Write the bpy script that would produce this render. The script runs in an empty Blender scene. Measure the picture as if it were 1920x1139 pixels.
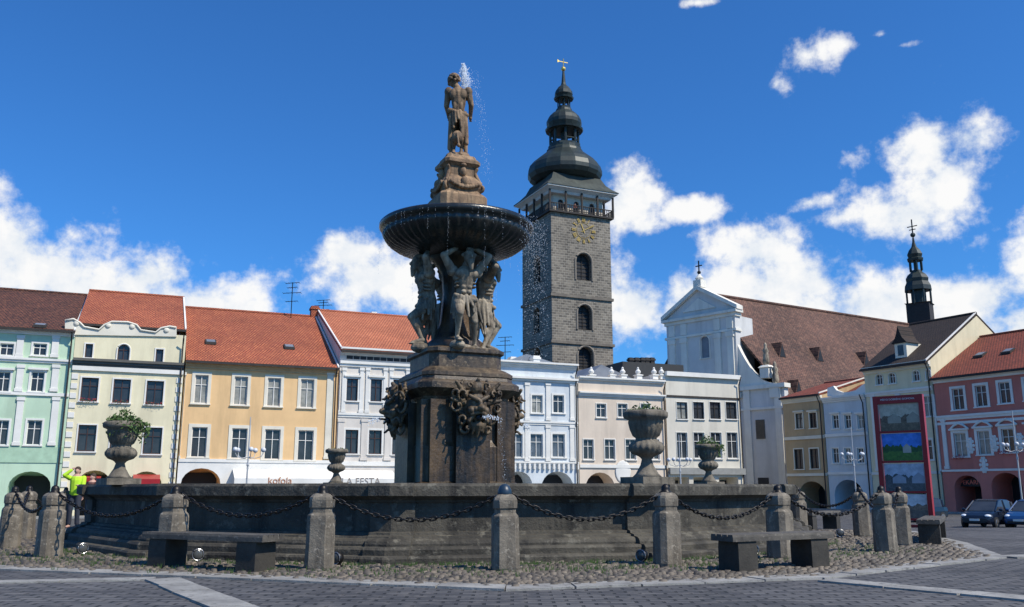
import bpy, math, random, bmesh
from mathutils import Vector, Matrix
R=random.Random(7)
rad=math.radians
C=bpy.context.scene.collection
F=1663.0; P=math.atan((916-569.5)/F); H=1.05
cp,sp=math.cos(P),math.sin(P)
GZ=-1.1
def ray(px,py):
    a=(px-960)/F; b=(569.5-py)/F
    return a,cp-b*sp,sp+b*cp
def at(px,py,Y):
    a,dy,dz=ray(px,py); t=Y/dy
    return Vector((a*t,Y,H+dz*t))
def grd(px,py):
    a,dy,dz=ray(px,py); t=-H/dz
    return Vector((a*t,dy*t,0))
def gz(y):
    t=min(1,max(0,(y-22)/28.0)); return GZ*t*t*(3-2*t)
# ------------------------------------------------------------ mesh builder
class MB:
    def __init__(s): s.v=[]; s.f=[]
    def add(s,vs,fs):
        o=len(s.v); s.v+= [tuple(p) for p in vs]; s.f+=[tuple(i+o for i in f) for f in fs]; return s
    def box(s,x0,x1,y0,y1,z0,z1):
        return s.add([(x0,y0,z0),(x1,y0,z0),(x1,y1,z0),(x0,y1,z0),(x0,y0,z1),(x1,y0,z1),(x1,y1,z1),(x0,y1,z1)],
          [(0,3,2,1),(4,5,6,7),(0,1,5,4),(1,2,6,5),(2,3,7,6),(3,0,4,7)])
    def prism(s,pts,y0,y1):
        n=len(pts)
        return s.add([(x,y0,z) for x,z in pts]+[(x,y1,z) for x,z in pts],
          [tuple(range(n)),tuple(range(2*n-1,n-1,-1))]+[(i,i+n,(i+1)%n+n,(i+1)%n) for i in range(n)])
    def prismx(s,pts,x0,x1):
        n=len(pts)
        return s.add([(x0,y,z) for y,z in pts]+[(x1,y,z) for y,z in pts],
          [tuple(range(n)),tuple(range(2*n-1,n-1,-1))]+[(i,i+n,(i+1)%n+n,(i+1)%n) for i in range(n)])
    def prismz(s,pts,z0,z1):
        n=len(pts)
        return s.add([(x,y,z0) for x,y in pts]+[(x,y,z1) for x,y in pts],
          [tuple(range(n-1,-1,-1)),tuple(range(n,2*n))]+[(i,(i+1)%n,(i+1)%n+n,i+n) for i in range(n)])
    def loft(s,rings,cap=True):
        n=len(rings[0]); vs=[p for r in rings for p in r]; fs=[]
        for k in range(len(rings)-1):
            for i in range(n):
                fs.append((k*n+i,k*n+(i+1)%n,(k+1)*n+(i+1)%n,(k+1)*n+i))
        if cap: fs.append(tuple(range(n-1,-1,-1))); fs.append(tuple(range((len(rings)-1)*n,len(rings)*n)))
        return s.add(vs,fs)
    def lathe(s,prof,seg=24,c=(0,0,0),rot=0,mod=None):
        rings=[]
        for k,(r,z) in enumerate(prof):
            ring=[]
            for i in range(seg):
                a=rot+2*math.pi*i/seg; rr=max(r,.0005)*(mod(k,a) if mod else 1)
                ring.append((c[0]+rr*math.cos(a),c[1]+rr*math.sin(a),c[2]+z))
            rings.append(ring)
        return s.loft(rings)
    def poly(s,shape,prof,c=(0,0,0),rot=0):
        ca,sa=math.cos(rot),math.sin(rot)
        return s.loft([[(c[0]+h*(x*ca-y*sa),c[1]+h*(x*sa+y*ca),c[2]+z) for x,y in shape] for h,z in prof])
    def tube(s,pts,rs,seg=8):
        pts=[Vector(p) for p in pts]; n=len(pts)
        if not hasattr(rs,'__len__'): rs=[rs]*n
        rings=[]
        for i,p in enumerate(pts):
            d=(pts[min(i+1,n-1)]-pts[max(i-1,0)])
            if d.length<1e-6: d=Vector((0,0,1))
            d.normalize(); ref=Vector((0,0,1)) if abs(d.z)<.9 else Vector((1,0,0))
            a=d.cross(ref).normalized(); b=d.cross(a)
            rings.append([tuple(p+rs[i]*(math.cos(2*math.pi*k/seg)*a+math.sin(2*math.pi*k/seg)*b)) for k in range(seg)])
        return s.loft(rings)
    def ell(s,c,r,seg=12,n=8,m=None):
        vs=[];fs=[]
        if not hasattr(r,'__len__'): r=(r,r,r)
        M3=m or Matrix.Identity(3)
        for j in range(1,n):
            t=math.pi*j/n
            for i in range(seg):
                a=2*math.pi*i/seg
                vs.append(Vector(c)+M3@Vector((r[0]*math.sin(t)*math.cos(a),r[1]*math.sin(t)*math.sin(a),r[2]*math.cos(t))))
        top=len(vs); vs.append(Vector(c)+M3@Vector((0,0,r[2]))); vs.append(Vector(c)-M3@Vector((0,0,r[2])))
        for j in range(n-2):
            for i in range(seg):
                fs.append((j*seg+i,(j+1)*seg+i,(j+1)*seg+(i+1)%seg,j*seg+(i+1)%seg))
        for i in range(seg):
            fs.append((top,i,(i+1)%seg)); fs.append((top+1,(n-2)*seg+(i+1)%seg,(n-2)*seg+i))
        return s.add(vs,fs)
    def cap(s,p0,p1,r0,r1,seg=10):
        p0=Vector(p0);p1=Vector(p1); d=(p1-p0).normalized()
        pts=[];rs=[]
        for t in (-1,-.85,-.5,0): pts.append(p0+d*r0*t); rs.append(max(.003,r0*math.sqrt(max(0,1-t*t))))
        for t in (0,.5,.85,1): pts.append(p1+d*r1*t); rs.append(max(.003,r1*math.sqrt(max(0,1-t*t))))
        return s.tube(pts,rs,seg)
    def build(s,name,m,parent=None,smooth=False,loc=(0,0,0),rot=0):
        me=bpy.data.meshes.new(name); me.from_pydata(s.v,[],s.f); me.update()
        o=bpy.data.objects.new(name,me); C.objects.link(o)
        me.materials.append(m); o.location=loc; o.rotation_euler=(0,0,rot)
        if parent: o.parent=parent
        b=bmesh.new(); b.from_mesh(me); bmesh.ops.recalc_face_normals(b,faces=b.faces); b.to_mesh(me); b.free()
        if smooth:
            for p in me.polygons: p.use_smooth=True
        return o
def organic(s,name,m,parent=None,vox=.02,it=2,loc=(0,0,0),rot=0):
    o=s.build('tmp',m)
    md=o.modifiers.new('r','REMESH'); md.mode='VOXEL'; md.voxel_size=vox; md.use_smooth_shade=True
    sm=o.modifiers.new('s','SMOOTH'); sm.iterations=it; sm.factor=.5
    dg=bpy.context.evaluated_depsgraph_get()
    me=bpy.data.meshes.new_from_object(o.evaluated_get(dg)); me.name=name
    for p in me.polygons: p.use_smooth=True
    bpy.data.objects.remove(o)
    n=bpy.data.objects.new(name,me); C.objects.link(n); n.location=loc; n.rotation_euler=(0,0,rot)
    if not me.materials: me.materials.append(m)
    if parent: n.parent=parent
    return n
def tag(o,label,cat,group=None):
    o['label']=label; o['category']=cat
    if group: o['group']=group
    return o
def thing(name,label,cat,loc=(0,0,0),rz=0,group=None):
    o=bpy.data.objects.new(name,None); C.objects.link(o); o.location=loc; o.rotation_euler=(0,0,rz)
    return tag(o,label,cat,group)
def struct(o): o['kind']='structure'; return o
def dup(root,loc,rz,label):
    r=root.copy(); C.objects.link(r); r.location=loc; r.rotation_euler=(0,0,rz); r['label']=label
    for ch in list(root.children):
        c=ch.copy(); C.objects.link(c); c.parent=r
        for g in ch.children:
            d=g.copy(); C.objects.link(d); d.parent=c
    return r
def txt(s,size,m,name,parent,loc,rot=(math.pi/2,0,0),ext=.01,align='CENTER'):
    cu=bpy.data.curves.new('t','FONT'); cu.body=s; cu.size=size; cu.extrude=ext; cu.align_x=align; cu.align_y='CENTER'
    o=bpy.data.objects.new('t',cu); C.objects.link(o)
    dg=bpy.context.evaluated_depsgraph_get(); me=bpy.data.meshes.new_from_object(o.evaluated_get(dg))
    bpy.data.objects.remove(o); me.materials.clear(); me.materials.append(m)
    n=bpy.data.objects.new(name,me); C.objects.link(n); n.location=loc; n.rotation_euler=rot; n.parent=parent
    return n
# ------------------------------------------------------------ materials
def newmat(name):
    m=bpy.data.materials.new(name); m.use_nodes=True; nt=m.node_tree
    return m,nt,nt.nodes['Principled BSDF']
def nd(nt,t,**k):
    n=nt.nodes.new(t)
    for a,b in k.items(): setattr(n,a,b)
    return n
def mixc(nt,fac,a,b,mode='MIX'):
    n=nd(nt,'ShaderNodeMix',data_type='RGBA',blend_type=mode)
    for i,v in ((0,fac),(6,a),(7,b)):
        if isinstance(v,bpy.types.NodeSocket): nt.links.new(v,n.inputs[i])
        elif isinstance(v,(int,float)): n.inputs[i].default_value=v
        else: n.inputs[i].default_value=(*v,1)
    return n.outputs[2]
def noise(nt,vec,scale,det=4,ro=.6):
    n=nd(nt,'ShaderNodeTexNoise'); n.inputs['Scale'].default_value=scale; n.inputs['Detail'].default_value=det; n.inputs['Roughness'].default_value=ro
    nt.links.new(vec,n.inputs['Vector']); return n.outputs['Fac']
def ramp(nt,v,a,b):
    n=nd(nt,'ShaderNodeMapRange'); n.inputs[1].default_value=a; n.inputs[2].default_value=b; nt.links.new(v,n.inputs[0]); return n.outputs[0]
def scaled(nt,vec,s):
    n=nd(nt,'ShaderNodeMapping'); n.inputs['Scale'].default_value=s; nt.links.new(vec,n.inputs['Vector']); return n.outputs[0]
def bump(nt,bs,h,st,dist=.02):
    b=nd(nt,'ShaderNodeBump'); b.inputs['Strength'].default_value=st; b.inputs['Distance'].default_value=dist
    nt.links.new(h,b.inputs['Height']); nt.links.new(b.outputs[0],bs.inputs['Normal'])
def M(name,c1,c2=None,scale=2,rough=.8,bmp=0,bs=20,metal=0,streak=None,sk=.6,dist=.02,crevice_ao=0,spots=None):
    m,nt,b=newmat(name); tc=nd(nt,'ShaderNodeTexCoord').outputs['Object']
    c2=c2 or tuple(x*.82 for x in c1)
    f=ramp(nt,noise(nt,tc,scale,5,.65),.35,.65)
    col=mixc(nt,f,c1,c2)
    if streak:
        s=ramp(nt,noise(nt,scaled(nt,tc,(1,1,.12)),scale*1.7,5,.7),.48,.66)
        ml=nd(nt,'ShaderNodeMath',operation='MULTIPLY'); nt.links.new(s,ml.inputs[0]); ml.inputs[1].default_value=sk
        col=mixc(nt,ml.outputs[0],col,streak)
    if spots:
        s=ramp(nt,noise(nt,tc,scale*5,4,.7),.56,.66); col=mixc(nt,s,col,spots)
    if crevice_ao:
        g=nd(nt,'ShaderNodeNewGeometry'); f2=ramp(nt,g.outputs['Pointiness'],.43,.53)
        col=mixc(nt,f2,tuple(x*(1-crevice_ao) for x in c1),col)  # occlusion shade painted into the colour: hollows mixed darker by pointiness
    nt.links.new(col,b.inputs['Base Color']); b.inputs['Roughness'].default_value=rough; b.inputs['Metallic'].default_value=metal
    if bmp: bump(nt,b,noise(nt,tc,bs,5,.7),bmp,dist)
    return m
def brickmat(name,c1,c2,mort,bw,bh,mw=.02,mode='x',rough=.85,bst=.5,big=(.6,1.1),bigs=.25,extra=None,zk=1.0,dist=.05):
    m,nt,b=newmat(name); tc=nd(nt,'ShaderNodeTexCoord').outputs['Object']
    sx=nd(nt,'ShaderNodeSeparateXYZ'); nt.links.new(tc,sx.inputs[0]); cb=nd(nt,'ShaderNodeCombineXYZ')
    if mode=='xy': nt.links.new(sx.outputs[0],cb.inputs[0]); nt.links.new(sx.outputs[1],cb.inputs[1])
    else:
        if mode=='sum':
            ad=nd(nt,'ShaderNodeMath',operation='ADD'); nt.links.new(sx.outputs[0],ad.inputs[0]); nt.links.new(sx.outputs[1],ad.inputs[1]); nt.links.new(ad.outputs[0],cb.inputs[0])
        elif mode=='y': nt.links.new(sx.outputs[1],cb.inputs[0])
        else: nt.links.new(sx.outputs[0],cb.inputs[0])
        mz=nd(nt,'ShaderNodeMath',operation='MULTIPLY'); mz.inputs[1].default_value=zk; nt.links.new(sx.outputs[2],mz.inputs[0]); nt.links.new(mz.outputs[0],cb.inputs[1])
    br=nd(nt,'ShaderNodeTexBrick'); nt.links.new(cb.outputs[0],br.inputs['Vector'])
    br.inputs['Scale'].default_value=1; br.inputs['Brick Width'].default_value=bw; br.inputs['Row Height'].default_value=bh
    br.inputs['Mortar Size'].default_value=mw; br.inputs['Mortar Smooth'].default_value=.3; br.inputs['Bias'].default_value=0
    br.inputs['Color1'].default_value=(*c1,1); br.inputs['Color2'].default_value=(*c2,1); br.inputs['Mortar'].default_value=(*mort,1)
    n=noise(nt,tc,bigs,5,.65); v=nd(nt,'ShaderNodeMapRange'); v.inputs[1].default_value=.3; v.inputs[2].default_value=.7; v.inputs[3].default_value=big[0]; v.inputs[4].default_value=big[1]; nt.links.new(n,v.inputs[0])
    vm=nd(nt,'ShaderNodeVectorMath',operation='SCALE'); nt.links.new(br.outputs['Color'],vm.inputs[0]); nt.links.new(v.outputs[0],vm.inputs['Scale'])
    col=vm.outputs[0]
    n2=ramp(nt,noise(nt,tc,bigs*14,4,.7),.5,.75)
    col=mixc(nt,n2,col,extra or tuple(x*.6 for x in c1))
    nt.links.new(col,b.inputs['Base Color']); b.inputs['Roughness'].default_value=rough
    inv=nd(nt,'ShaderNodeMath',operation='SUBTRACT'); inv.inputs[0].default_value=1; nt.links.new(br.outputs['Fac'],inv.inputs[1])
    bump(nt,b,inv.outputs[0],bst,dist)
    return m
def plain(name,c,rough=.5,metal=0,alpha=1,trans=0):
    m,nt,b=newmat(name); b.inputs['Base Color'].default_value=(*c,1); b.inputs['Roughness'].default_value=rough; b.inputs['Metallic'].default_value=metal
    b.inputs['Alpha'].default_value=alpha; b.inputs['Transmission Weight'].default_value=trans
    return m
def plaster(name,c): return M(name,c,tuple(x*.86 for x in c),.35,.9,.15,14,streak=tuple(x*.6 for x in c),sk=.45)
mGlass=M('window_glass',(.022,.026,.03),(.05,.055,.062),.5,.12)
mCurt=M('curtained_glass',(.36,.35,.3),(.17,.17,.15),1.1,.25)
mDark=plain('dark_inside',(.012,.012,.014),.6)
mWhite=M('white_paint',(.82,.79,.72),(.68,.66,.6),.5,.7)
mCream=M('cream_trim',(.8,.74,.6),(.66,.61,.5),.5,.8)
mBrownF=M('brown_window_wood',(.07,.03,.02),(.05,.022,.015),2,.5)
mTileO=brickmat('orange_roof_tiles',(.56,.17,.07),(.4,.1,.045),(.14,.035,.018),.26,.22,.045,'x',big=(.7,1.2),bigs=.18,zk=1.6,extra=(.26,.075,.04))
mTileL=brickmat('light_orange_roof_tiles',(.64,.22,.1),(.5,.15,.065),(.18,.05,.025),.26,.22,.045,'x',big=(.8,1.2),bigs=.2,zk=1.6,extra=(.4,.13,.07))
mTileB=brickmat('brown_roof_tiles',(.19,.06,.033),(.1,.035,.022),(.03,.014,.01),.26,.22,.045,'x',bigs=.3,zk=1.6,extra=(.22,.09,.045))
mTileC=brickmat('church_roof_tiles',(.17,.078,.052),(.1,.052,.038),(.035,.018,.013),.34,.3,.05,'y',bigs=.12,big=(.6,1.4),zk=1.3,extra=(.22,.115,.075))
mTileD=brickmat('dark_roof_tiles',(.06,.037,.026),(.038,.024,.018),(.012,.008,.006),.26,.2,.035,'x',bigs=.3,zk=1.4)
mTileR=brickmat('red_roof_tiles',(.4,.09,.045),(.28,.065,.035),(.09,.022,.012),.26,.22,.045,'x',bigs=.3,zk=1.5)
mSlate=M('slate_grey_roof',(.2,.22,.25),(.14,.155,.18),.6,.5)
mSkirt=M('weathered_skirt_sheet',(.055,.065,.055),(.028,.034,.03),.5,.85,streak=(.085,.095,.08),sk=.5)
mTower=brickmat('tower_stone_blocks',(.26,.225,.175),(.1,.088,.072),(.35,.31,.25),.8,.42,.05,'sum',bigs=.12,big=(.65,1.2),bst=.6,extra=(.15,.13,.105))
mCopper=M('dark_green_copper',(.017,.025,.022),(.03,.044,.038),.6,.5,.2,6,streak=(.012,.014,.013),metal=.1)
mGold=M('muted_gilding',(.55,.38,.1),(.4,.27,.08),1,.45,metal=.4)
mWoodD=M('dark_wood',(.04,.034,.03),(.027,.023,.02),3,.8)
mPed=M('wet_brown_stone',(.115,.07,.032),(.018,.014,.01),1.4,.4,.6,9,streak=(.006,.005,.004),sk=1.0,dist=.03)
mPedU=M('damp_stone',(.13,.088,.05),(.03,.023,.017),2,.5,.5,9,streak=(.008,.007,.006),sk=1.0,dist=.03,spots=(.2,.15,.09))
mFig=M('weathered_ao_grey_sandstone',(.43,.36,.26),(.17,.135,.095),2.4,.75,.6,16,streak=(.035,.029,.022),sk=.9,crevice_ao=.85)  # streaks are weathering; dark crevices are painted occlusion shade
mSam=M('warm_brown_sandstone',(.42,.27,.145),(.17,.1,.055),2.6,.75,.6,16,streak=(.04,.027,.017),sk=.85,crevice_ao=.85)
mMask=M('mask_stone',(.21,.145,.08),(.05,.036,.022),2.7,.6,.6,14,streak=(.01,.008,.006),sk=1.0,crevice_ao=.9)
mBowl=M('wet_black_stone',(.022,.025,.024),(.01,.012,.012),2.5,.26,.4,12,streak=(.07,.062,.048),sk=.45)
mBasin=M('mossy_granite',(.088,.078,.058),(.034,.03,.023),1.0,.8,.9,9,streak=(.01,.009,.007),sk=.9,spots=(.13,.118,.09),dist=.03)
mGran=M('grey_granite',(.24,.205,.155),(.12,.102,.078),3,.85,.6,26,streak=(.05,.042,.032),sk=.6,spots=(.32,.28,.22))
mUrn=M('urn_sandstone',(.24,.205,.155),(.11,.095,.07),4,.85,.5,30,streak=(.035,.031,.024),sk=.8,crevice_ao=.4)
mIron=M('black_iron',(.015,.015,.015),(.026,.022,.019),8,.45,metal=.6)
mBlueCap=plain('blue_black_cap',(.015,.035,.06),.4)
mWater=plain('basin_water',(.02,.035,.03),.05)
mSpray=plain('water_spray',(.9,.95,1),.25,0,.55)
mLeaf=M('leaf_green',(.075,.14,.025),(.035,.075,.015),9,.7)
mRedFl=M('red_flowers',(.5,.02,.03),(.3,.015,.04),9,.7)
mRed=M('red_enamel',(.36,.014,.016),(.3,.012,.014),1,.4)
mTyre=plain('tyre_rubber',(.015,.015,.015),.8); mRim=plain('alloy_rim',(.4,.4,.4),.35,.8)
mLamp=plain('frosted_globe',(.6,.61,.62),.2)
mLampP=plain('grey_white_lamp_metal',(.42,.43,.43),.45)
# ------------------------------------------------------------ ground
mPav=brickmat('square_paving',(.105,.102,.1),(.055,.054,.056),(.02,.02,.019),.26,.14,.018,'xy',bigs=.35,big=(.55,1.5),bst=1.0,dist=.02,extra=(.14,.13,.12))
ys=[-60,-20,0,6,12,18,22]+[22+i*1.4 for i in range(1,21)]+[60,90,200,1800]
mb=MB(); vs=[];fs=[]
for y in ys: vs+= [(-900,y,gz(y)),(900,y,gz(y))]
for i in range(len(ys)-1): fs.append((2*i,2*i+1,2*i+3,2*i+2))
mb.add(vs,fs); struct(mb.build('ground',mPav))
CX,CY=-1.35,20.8
def ring(r,a): a=rad(a); return (CX+r*math.sin(a),CY-r*math.cos(a))
edge=[(-160,1060),(290,1078),(950,1105),(1520,1084),(1860,1046),(1790,1019),(1700,998)]
epts=[grd(*p) for p in edge]
def strip(pts,w,z):
    m_=MB(); n=len(pts); L=[];Rr=[]
    for i,p in enumerate(pts):
        a=(pts[i]-pts[i-1]).normalized() if i>0 else (pts[1]-pts[0]).normalized()
        b=(pts[i+1]-pts[i]).normalized() if i<n-1 else a
        t=(a+b).normalized(); nn=Vector((-t.y,t.x,0)); k=w/2/max(.4,nn.dot(Vector((-a.y,a.x,0))))
        L.append(p+nn*k); Rr.append(p-nn*k)
    for i in range(n-1):
        seg=max(1,int((pts[i+1]-pts[i]).length/.7))
        for j in range(seg):
            t0=j/seg; t1=(j+1)/seg-.02/ (pts[i+1]-pts[i]).length
            q=[L[i].lerp(L[i+1],t0),L[i].lerp(L[i+1],t1),Rr[i].lerp(Rr[i+1],t1),Rr[i].lerp(Rr[i+1],t0)]
            m_.prismz([(a.x+R.uniform(-.008,.008),a.y+R.uniform(-.012,.012)) for a in q][::-1],-.02,z+R.uniform(0,.006))
    return m_
mStrip=M('pale_granite_strip',(.34,.33,.3),(.2,.192,.175),1.8,.75,.5,22,spots=(.14,.134,.12))
struct(strip(epts,.4,.02).build('kerb_strip',mStrip))
struct(strip([grd(305,1088),grd(480,1160),grd(560,1300)],.38,.018).build('paving_band',mStrip))
struct(strip([grd(1550,1090),grd(1980,1130)],.36,.018).build('paving_band',mStrip))
struct(strip([grd(-60,1094),grd(292,1087)],.26,.017).build('paving_band',mStrip))
struct(strip([grd(1885,1046),grd(2100,1040)],.45,.018).build('paving_band',mStrip))
poly=[(p.x,p.y) for p in epts]+[(CX+8,30),(CX-10,30),(-16,20)]
def inside(x,y):
    c=False; n=len(poly)
    for i in range(n):
        x1,y1=poly[i]; x2,y2=poly[i-1]
        if (y1>y)!=(y2>y) and x<(x2-x1)*(y-y1)/(y2-y1)+x1: c=not c
    return c
mb=MB(); mb.add([(x,y,max(.004,gz(y)+.006)) if y<22 else (x,y,gz(y)+.01) for x,y in poly],[tuple(range(len(poly)))])
struct(mb.build('cobble_bed',M('sandy_joint_soil',(.05,.044,.032),(.033,.037,.018),3,.95)))
m_,nt,b_=newmat('cobble_stone'); tc=nd(nt,'ShaderNodeTexCoord').outputs['Object']
vo=nd(nt,'ShaderNodeTexVoronoi'); vo.inputs['Scale'].default_value=6.5; nt.links.new(tc,vo.inputs['Vector'])
sx=nd(nt,'ShaderNodeSeparateXYZ'); nt.links.new(vo.outputs['Color'],sx.inputs[0])
c_=mixc(nt,sx.outputs[0],(.19,.155,.115),(.055,.05,.045)); c_=mixc(nt,ramp(nt,noise(nt,tc,1.1,4),.5,.7),c_,(.075,.062,.046))
nt.links.new(c_,b_.inputs['Base Color']); b_.inputs['Roughness'].default_value=.7; bump(nt,b_,noise(nt,tc,40,3),.3,.01)
mb=MB(); row=0; y=9.6
while y<23:
    x=-13+(row%2)*.065
    while x<13:
        xx=x+R.uniform(-.025,.025); yy=y+R.uniform(-.02,.02)
        d=math.hypot(xx-CX,yy-CY)
        if d>7.6 and inside(xx,yy) and abs(xx)<yy*.68 and R.random()>.02:
            w=R.uniform(.044,.066); h=R.uniform(.014,.04); k=6; a0=R.uniform(0,1)
            q=[w*R.uniform(.8,1.15) for _ in range(k)]
            vs=[(xx+q[i]*math.cos(a0+i*2*math.pi/k),yy+q[i]*.82*math.sin(a0+i*2*math.pi/k),.002) for i in range(k)]
            vs+=[(xx+.7*q[i]*math.cos(a0+i*2*math.pi/k),yy+.57*q[i]*math.sin(a0+i*2*math.pi/k),h+.004+R.uniform(-.004,.004)) for i in range(k)]
            mb.add(vs,[(i,(i+1)%k,(i+1)%k+k,i+k) for i in range(k)]+[tuple(range(k,2*k))])
        x+=.13
    y+=.108; row+=1
o=mb.build('cobblestones',m_,smooth=True); struct(o)
mb=MB()
for _ in range(1100):
    a=R.gauss(R.choice([-45,-20,8,22,50]),12); p=ring(R.choice([R.uniform(8.17,8.35),R.uniform(8.3,10),8.2,R.uniform(8.8,9.3)]),a); h=R.uniform(.02,.07)
    for k in range(4):
        dx,dy=R.uniform(-.05,.05),R.uniform(-.04,.04)
        mb.add([(p[0]+dx-.007,p[1]+dy,.01),(p[0]+dx+.007,p[1]+dy,.01),(p[0]+dx*1.7,p[1]+dy,h+.02)],[(0,1,2)])
o=mb.build('grass',mLeaf); o['kind']='stuff'; tag(o,'thin green weeds growing between cobbles around the basin','grass')
# ------------------------------------------------------------ facade planes
class Plane:
    def __init__(s,A,B):
        s.o=Vector(A); s.d=(Vector(B)-s.o).normalized(); s.n=Vector((-s.d.y,s.d.x)); s.ang=math.atan2(s.d.y,s.d.x)
    def hit(s,px,py,off=0):
        a,dy,dz=ray(px,py); t=(s.o.dot(s.n)+off)/(a*s.n.x+dy*s.n.y)
        p=Vector((a*t,dy*t)); return (p-s.o).dot(s.d),H+dz*t
def hp(px,Y): return ((px-960)/F*Y*cp,Y)
P1=Plane(hp(335,72),hp(628,76.8)); P2=Plane(hp(1470,98),hp(1905,76))
def facegrid(mb,w,z0,z1,ops,mp,reveal=.3,x0=0,back=True):
    us=sorted(set([x0,w]+[v for o in ops for v in (o['u0'],o['u1'])])); zs=sorted(set([z0,z1]+[v for o in ops for v in (o['z0'],o['z1']) if v<z1]))
    for i in range(len(us)-1):
        for j in range(len(zs)-1):
            cu=(us[i]+us[i+1])/2; cz=(zs[j]+zs[j+1])/2
            if any(o['u0']<cu<o['u1'] and o['z0']<cz<o['z1'] for o in ops): continue
            mb.add([mp(us[i],0,zs[j]),mp(us[i+1],0,zs[j]),mp(us[i+1],0,zs[j+1]),mp(us[i],0,zs[j+1])],[(0,1,2,3)])
    for o in ops:
        u0,u1,a0,a1=o['u0'],o['u1'],o['z0'],o['z1']; dep=o.get('dep',reveal) if back else reveal
        if o.get('arch'):
            r=(u1-u0)/2; hgt=min(r*o.get('k',1.0),a1-a0); n=10; cz=a1-hgt; c=(u0+u1)/2
            arc=[(c-r*math.cos(math.pi*i/n),cz+hgt*math.sin(math.pi*i/n)) for i in range(n+1)]
            for i in range(n):
                (ua,za),(ub,zb)=arc[i],arc[i+1]
                mb.add([mp(ua,0,za),mp(ub,0,zb),mp(ub,0,a1),mp(ua,0,a1)],[(0,1,2,3)])
            path=[(u0,a0)]+arc+[(u1,a0)]
        else: path=[(u0,a0),(u0,a1),(u1,a1),(u1,a0)]
        path=path+[path[0]]
        for (ua,za),(ub,zb) in zip(path,path[1:]):
            mb.add([mp(ua,0,za),mp(ub,0,zb),mp(ub,dep,zb),mp(ua,dep,za)],[(0,1,2,3)])
        if back: mb.add([mp(u0,dep,a0),mp(u1,dep,a0),mp(u1,dep,a1),mp(u0,dep,a1)],[(0,1,2,3)])
idm=lambda u,d,z:(u,d,z)
def leafcloud(mb,n,xr,yr,zr,size):
    for _ in range(n):
        c=Vector((R.uniform(*xr),R.uniform(*yr),R.uniform(*zr)))
        a=Vector((R.gauss(0,1),R.gauss(0,1),R.gauss(0,1))).normalized(); b=a.cross(Vector((R.gauss(0,1),R.gauss(0,1),R.gauss(0,1)))).normalized()
        s=size*R.uniform(.6,1.3)
        mb.add([c-a*s,c+b*s*.4,c+a*s,c-b*s*.4],[(0,1,2,3)])
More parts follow.
